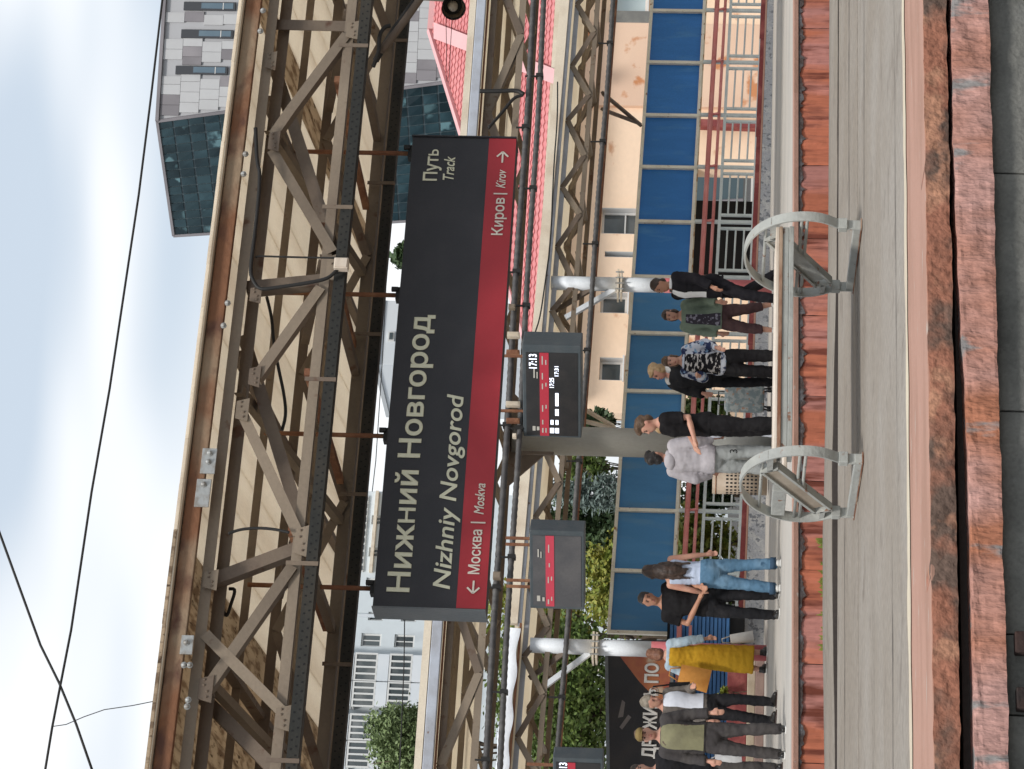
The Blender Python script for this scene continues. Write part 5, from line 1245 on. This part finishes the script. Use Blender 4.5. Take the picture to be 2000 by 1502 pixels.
# person cut by the left end of the view
p = at_z(1529, 1517)
person('person in black coat cut off by the left end of the view', p, 1.70, 8, 0, arms={'l': ((-.26, -.02, 1.13), (-.31, .06, .91)), 'r': ((.24, -.03, 1.14), (.26, .04, .9))}, top=[('coat', blk2, {'sl': .95, 'gr': .03, 'z0': .80, 'z1': 1.47})], bottom=[('trousers', drk, {})], shoes=(boot, False), hair=(HB, 'short'))
# woman in mustard dress
p, H = by_foot(1500, 1290, 1270, 1290)
must = cloth('mustard_linen', (.44, .25, .022), (.38, .20, .016), 3); den = cloth('light_denim', (.30, .38, .44), (.40, .48, .53), 6)
person('woman in long mustard dress and light denim jacket with head bowed', p, H*1.03, 160, 0, True, head=(18, -26, 0), arms={'l': ((-.26, -.02, 1.16), (-.24, .10, .98)), 'r': ((.25, -.04, 1.15), (.27, .03, .90))}, legs={'r': ((.09, .02, .49), (.11, .03, .085)), 'l': ((-.09, .0, .49), (-.12, -.06, .085))},
       top=[('denim_jacket', den, {'sl': .92, 'gr': .026, 'z0': 1.41, 'z1': 1.46})], bottom=[('dress', must, {'z0': .20, 'flare': .045, 'z1': 1.45, 'wr': .009})], shoes=(boot, False, M['sole']), hair=(HR, 'bob'))
# couple
p, H = by_foot(1524, 1178, 1249, 1160)
person('man in black T-shirt and black jeans embracing the woman in jeans', p, H, 14, 1, arms={'r': ((.27, .0, 1.14), (.02, .24, 1.00)), 'l': ((-.24, .02, 1.14), (-.14, .24, 1.00))}, head=(-14, -6, -14), legs={'r': ((.13, .02, .49), (.15, -.02, .085)), 'l': ((-.10, .02, .49), (-.11, -.02, .085))},
       top=[('t_shirt', blk, {'sl': .34, 'gr': .020, 'z0': .88})], bottom=[('jeans', blk2, {'w': 1.08})], shoes=(boot, False, M['sole']), hair=(HK, 'short'))
p, H = by_foot(1526, 1124, 1258, 1104)
jean = cloth('blue_denim', (.085, .165, .25), (.14, .235, .33), 3.5, c3=(.05, .10, .16), scale3=6, lo3=.6, hi3=.7); cuf = cloth('dark_cuff', (.04, .07, .11)); lbl = cloth('pale_blue_vest', (.44, .50, .62), (.38, .44, .56), 6)
person('woman seen from behind with long dark hair, pale blue vest and blue jeans', p, H, 188, 0, True, arms={'r': ((.215, .0, 1.15), (.25, .06, .96)), 'l': ((-.215, .02, 1.15), (-.24, .09, .98))}, legs={'r': ((.12, .02, .49), (.15, -.02, .085)), 'l': ((-.12, .02, .49), (-.17, -.01, .085))},
       top=[('vest', lbl, {'sl': 0, 'gr': .013, 'z0': 1.0, 'z1': 1.41})], bottom=[('jeans', jean, {'w': 1.15, 'cuff': cuf, 'z1': 1.03})], shoes=(M['sole'], False, M['sole']), hair=(HB, 'long', 1.20))
# hooded sweatshirt
p, H = by_Y(1264, 893, 29.6)
hood = cloth('lavender_grey_fleece', (.42, .395, .415), (.36, .34, .36), 4); swp = cloth('grey_sweatpants', (.30, .315, .31), (.26, .27, .27), 5)
def hood_x(root, hd, A_):
    m = MB(); m.ell((0, -.09, 1.44), (.125, .075, .085), 14, 9).ell((.08, -.03, 1.46), (.05, .07, .05), 10, 7).ell((-.08, -.03, 1.46), (.05, .07, .05), 10, 7)
    link_mesh('hood', remesh(m, .0125, 3, .006), hood, root)
    me = text_mesh('3', 0)
    for v in me.vertices: v.co = Vector((.105, .01, .58))+Vector((.6, -.8, 0))*.128+Vector((.8, .6, 0))*((v.co.x-.3)*.14)+Vector((0, 0, v.co.y*.14))
    link_mesh('number', me, blk, root)
person('man in lavender-grey hooded sweatshirt and grey sweatpants with a number', p, H, 152, 0, arms={'r': ((.27, -.02, 1.12), (.25, .12, .90)), 'l': ((-.27, -.04, 1.12), (-.26, .10, .90))}, legs={'r': ((.11, .03, .49), (.13, .0, .085)), 'l': ((-.10, .01, .49), (-.12, -.04, .085))},
       top=[('sweatshirt', hood, {'sl': .96, 'gr': .036, 'z0': .86, 'wr': .006})], bottom=[('sweatpants', swp, {'w': 1.25, 'wr': .007})], shoes=(M['sole'], False, M['sole']), hair=(HK, 'tuft'), extra=hood_x)
# man in black talking to him, and someone half hidden behind
p, H = by_Y(1243, 826, 28.9)
person('curly brown-haired man in black T-shirt and black trousers seen side-on', p, H, -72, 0, arms={'l': ((-.21, -.02, 1.13), (-.17, .24, 1.05)), 'r': ((.2, .0, 1.14), (.12, .22, 1.05))}, head=(0, -10, 0),
       top=[('t_shirt', blk, {'sl': .40, 'gr': .024, 'z0': .86})], bottom=[('trousers', blk, {'w': 1.28})], shoes=(boot, False, M['sole']), hair=(HM, 'tuft'))
q = p*1.016+Vector((-.035, .01, 0))
person('fair-haired person in white mostly hidden behind the man in black', q, 1.60, 70, 0, True, top=[('t_shirt', wht, {'sl': .4, 'gr': .016, 'z0': .9})], bottom=[('trousers', wht, {'w': 1.1})], shoes=(M['sole'], False, M['sole']), hair=(HY, 'bob'))
# two women
p, H = by_Y(1295, 706, 30.0)
blou = cloth('black_white_blouse', (.015, .014, .016), (.50, .47, .45), 16, lo=.54, hi=.57, stretch=(.7, .7, 1.8)); card = cloth('floral_cardigan', (.50, .52, .58), (.03, .04, .09), 9, lo=.48, hi=.53, c3=(.22, .34, .48), scale3=12, lo3=.60, hi3=.63)
def strap_x(root, hd, A_):
    W_ = Vector(A_['l'][1]); E_ = Vector(A_['l'][0]); MB().tube([W_.lerp(E_, .08), W_.lerp(E_, .20)], .047, 12).build('cuff', wht, root, local=True, smooth=True)
person('woman in black and white blouse, floral cardigan and wide black trousers', p, H, -14, 0, True, arms={'l': ((-.27, -.02, 1.14), (-.25, .14, .97)), 'r': ((.25, .0, 1.14), (.16, .22, 1.22))}, head=(4, -6, 6), legs={'r': ((.11, .03, .49), (.12, .0, .085)), 'l': ((-.12, .02, .49), (-.13, .02, .085))},
       top=[('cardigan', card, {'sl': .88, 'gr': .032, 'z0': .82, 'front': ('blouse', blou, 1.2, .90, 1.43)})], bottom=[('trousers', blk, {'w': 1.4})], shoes=(boot, False), hair=(HM, 'bob'), extra=strap_x, belly=.02)
p, H = by_Y(1267, 703, 30.7)
fur = cloth('pale_fur_collar', (.55, .54, .52), (.42, .41, .40), 14, bump=.8)
def fur_x(root, hd, A_):
    m = MB(); m.ell((.10, -.02, 1.45), (.10, .10, .075), 12, 8).ell((-.10, -.02, 1.45), (.10, .10, .075), 12, 8).ell((0, -.08, 1.46), (.12, .06, .07), 12, 8)
    link_mesh('fur_collar', remesh(m, .0125, 2, .012), fur, root)
person('blond woman in black jacket with pale fur collar behind the patterned blouse', p+Vector((-.16, .1, 0)), H, -40, 0, True, arms={'r': ((.27, .03, 1.16), (.16, .20, 1.0)), 'l': ((-.25, 0, 1.15), (-.2, .2, 1.05))}, head=(-20, 0, -14),
       top=[('jacket', blk2, {'sl': .95, 'gr': .036, 'z0': .90})], bottom=[('jeans', blk2, {})], shoes=(boot, False), hair=(HY, 'bob'), extra=fur_x)
# woman in green jacket
p, H = by_Y(1295, 616, 31.6)
grn = cloth('sage_green_jacket', (.20, .255, .20), (.165, .215, .17), 4); mar = cloth('maroon_capri', (.075, .045, .048), (.10, .06, .06), 5); ptn = cloth('dark_print_top', (.05, .045, .06), (.25, .24, .30), 18, lo=.54, hi=.60)
person('woman in sage green jacket and maroon cropped trousers', p, H, -16, 0, True, arms={'l': ((-.25, -.03, 1.14), (-.26, .10, .93)), 'r': ((.25, -.05, 1.14), (.25, .02, .90))}, legs={'r': ((.14, .10, .49), (.16, .10, .085)), 'l': ((-.12, -.04, .49), (-.17, -.16, .11))},
       top=[('jacket', grn, {'sl': .95, 'gr': .034, 'z0': .86, 'front': ('print_top', ptn, .62, .88, 1.40)})], bottom=[('capri_trousers', mar, {'w': 1.2, 'len': .80})], shoes=(M['sole'], False, M['sole']), hair=(HB, 'bob'), belly=.02)
# man in black suit
p, H = by_Y(1273, 556, 31.0)
suit = cloth('black_suit', (.014, .013, .016), (.02, .019, .022)); shr = cloth('white_shirt', (.66, .66, .66))
person('dark-haired man in black suit and white shirt walking past the white column', p, H, -52, 1, arms={'l': ((-.23, .05, 1.14), (-.22, .18, .92)), 'r': ((.24, -.12, 1.14), (.25, -.12, .90))}, head=(0, -4, 0), legs={'l': ((-.09, .20, .50), (-.09, .26, .10)), 'r': ((.09, .02, .48), (.09, -.30, .13))},
       top=[('suit_jacket', suit, {'sl': .95, 'gr': .030, 'z0': .78, 'z1': 1.47, 'front': ('shirt', shr, .42, 1.0, 1.46), 'collar': shr})], bottom=[('suit_trousers', suit, {'w': 1.15})], shoes=(boot, False), hair=(HB, 'short'))

# ------------------------------------------------------------------ what they carry
flo = cloth('floral_suitcase_cloth', (.20, .24, .25), (.32, .34, .33), 14, lo=.46, hi=.54, c3=(.34, .20, .14), scale3=10, lo3=.60, hi3=.64)
sp = at_z(1508, 780); sc_ = empty('suitcase', sp, 'floral blue-grey suitcase on small wheels behind the man in black', 'suitcase')
tcv = Vector((CAM.x-sp.x, CAM.y-sp.y, 0)).normalized(); rt2 = Matrix.Rotation(math.atan2(tcv.y, tcv.x)+R(75), 3, 'Z')
MB().box(sp+Vector((0, 0, .41)), (.40, .24, .60), rt2).build('shell', flo, sc_, bevel=.05)
MB().tube([sp+rt2 @ Vector((-.10, 0, .70)), sp+rt2 @ Vector((-.10, 0, .80)), sp+rt2 @ Vector((.10, 0, .80)), sp+rt2 @ Vector((.10, 0, .70))], .012, 6).build('handle', M['cable'], sc_)
for a in (-.15, .15):
    for b in (-.08, .08):
        MB().tube([sp+rt2 @ Vector((a-.015, b, .035)), sp+rt2 @ Vector((a+.015, b, .035))], .034, 10).bar(sp+rt2 @ Vector((a, b, .04)), sp+rt2 @ Vector((a*.9, b, .13)), .02, .02).build('wheel', M['cable'], sc_)
org = cloth('orange_tote_cloth', (.50, .23, .06), (.45, .19, .045), 4)
def bag(name, px, py, Yp, w_, h_, d_, m, label, strap=.3, tilt=0., top_=.85):
    c = at(px, py, Yp); b = empty(name, c-Vector((0, 0, h_/2)), label, 'bag')
    t = _r0*math.cos(tilt)+Vector((0, 0, math.sin(tilt))); u_ = Vector((0, 0, 1))*math.cos(tilt)-_r0*math.sin(tilt); n = Vector((-math.sin(YAW), -math.cos(YAW), 0))
    P = []
    nx = 7; nz = 7; F = []
    for sd_ in (1, -1):
        for j in range(nz):
            for i in range(nx):
                fx_ = i/(nx-1)*2-1; fz_ = j/(nz-1)*2-1; bulge = (1-fx_**2)*(1-fz_**2*.7)
                P.append(c+t*(fx_*w_/2*(1+(top_-1)*(fz_+1)/2))+u_*(fz_*h_/2)+n*(sd_*(d_/2*bulge**.5 if bulge > 0 else 0))+n*.01*noise.noise(Vector((fx_*3, fz_*3, sd_))))
    for sd_ in (0, 1):
        for j in range(nz-1):
            for i in range(nx-1):
                a0 = sd_*nx*nz+j*nx+i; F.append((a0, a0+1, a0+nx+1, a0+nx))
    mb = MB().raw(P, F); o = mb.build('body', m, b, smooth=True)
    if strap: MB().tube([c+t*w_*.3+u_*h_*.45, c+t*w_*.15+u_*(h_/2+strap), c-t*w_*.15+u_*(h_/2+strap), c-t*w_*.3+u_*h_*.45], .010, 6).build('strap', m, b, smooth=True)
    return b
yp = by_foot(1500, 1290, 1270, 1290)[0]
bag('tote_bag', 1357, 1324, yp.y-.16, .34, .44, .12, org, 'orange tote bag hanging on the arm of the woman in mustard', .14, R(-12))
bag('carrier_bag', 1450, 1246, yp.y-.05, .17, .34, .10, cloth('white_carrier', (.52, .50, .47), (.46, .44, .42)), 'pale carrier bag held on the right of the woman in mustard', .12, R(10))
gp_ = by_foot(1518, 1388, 1252, 1388)[0]
bag('shoulder_bag', 1328, 1348, gp_.y+.12, .22, .26, .14, blk2, 'black shoulder bag carried by the grey-haired man', .2, 0)
ep = at_z(1529, 1517)
bag('carrier_bag', 1424, 1486, ep.y-.06, .20, .30, .12, cloth('grey_white_carrier', (.50, .50, .50), (.34, .34, .36), 3), 'greyish white carrier bag at the far left end of the view', .06, R(6))

bpy.data.scenes.remove(TS)
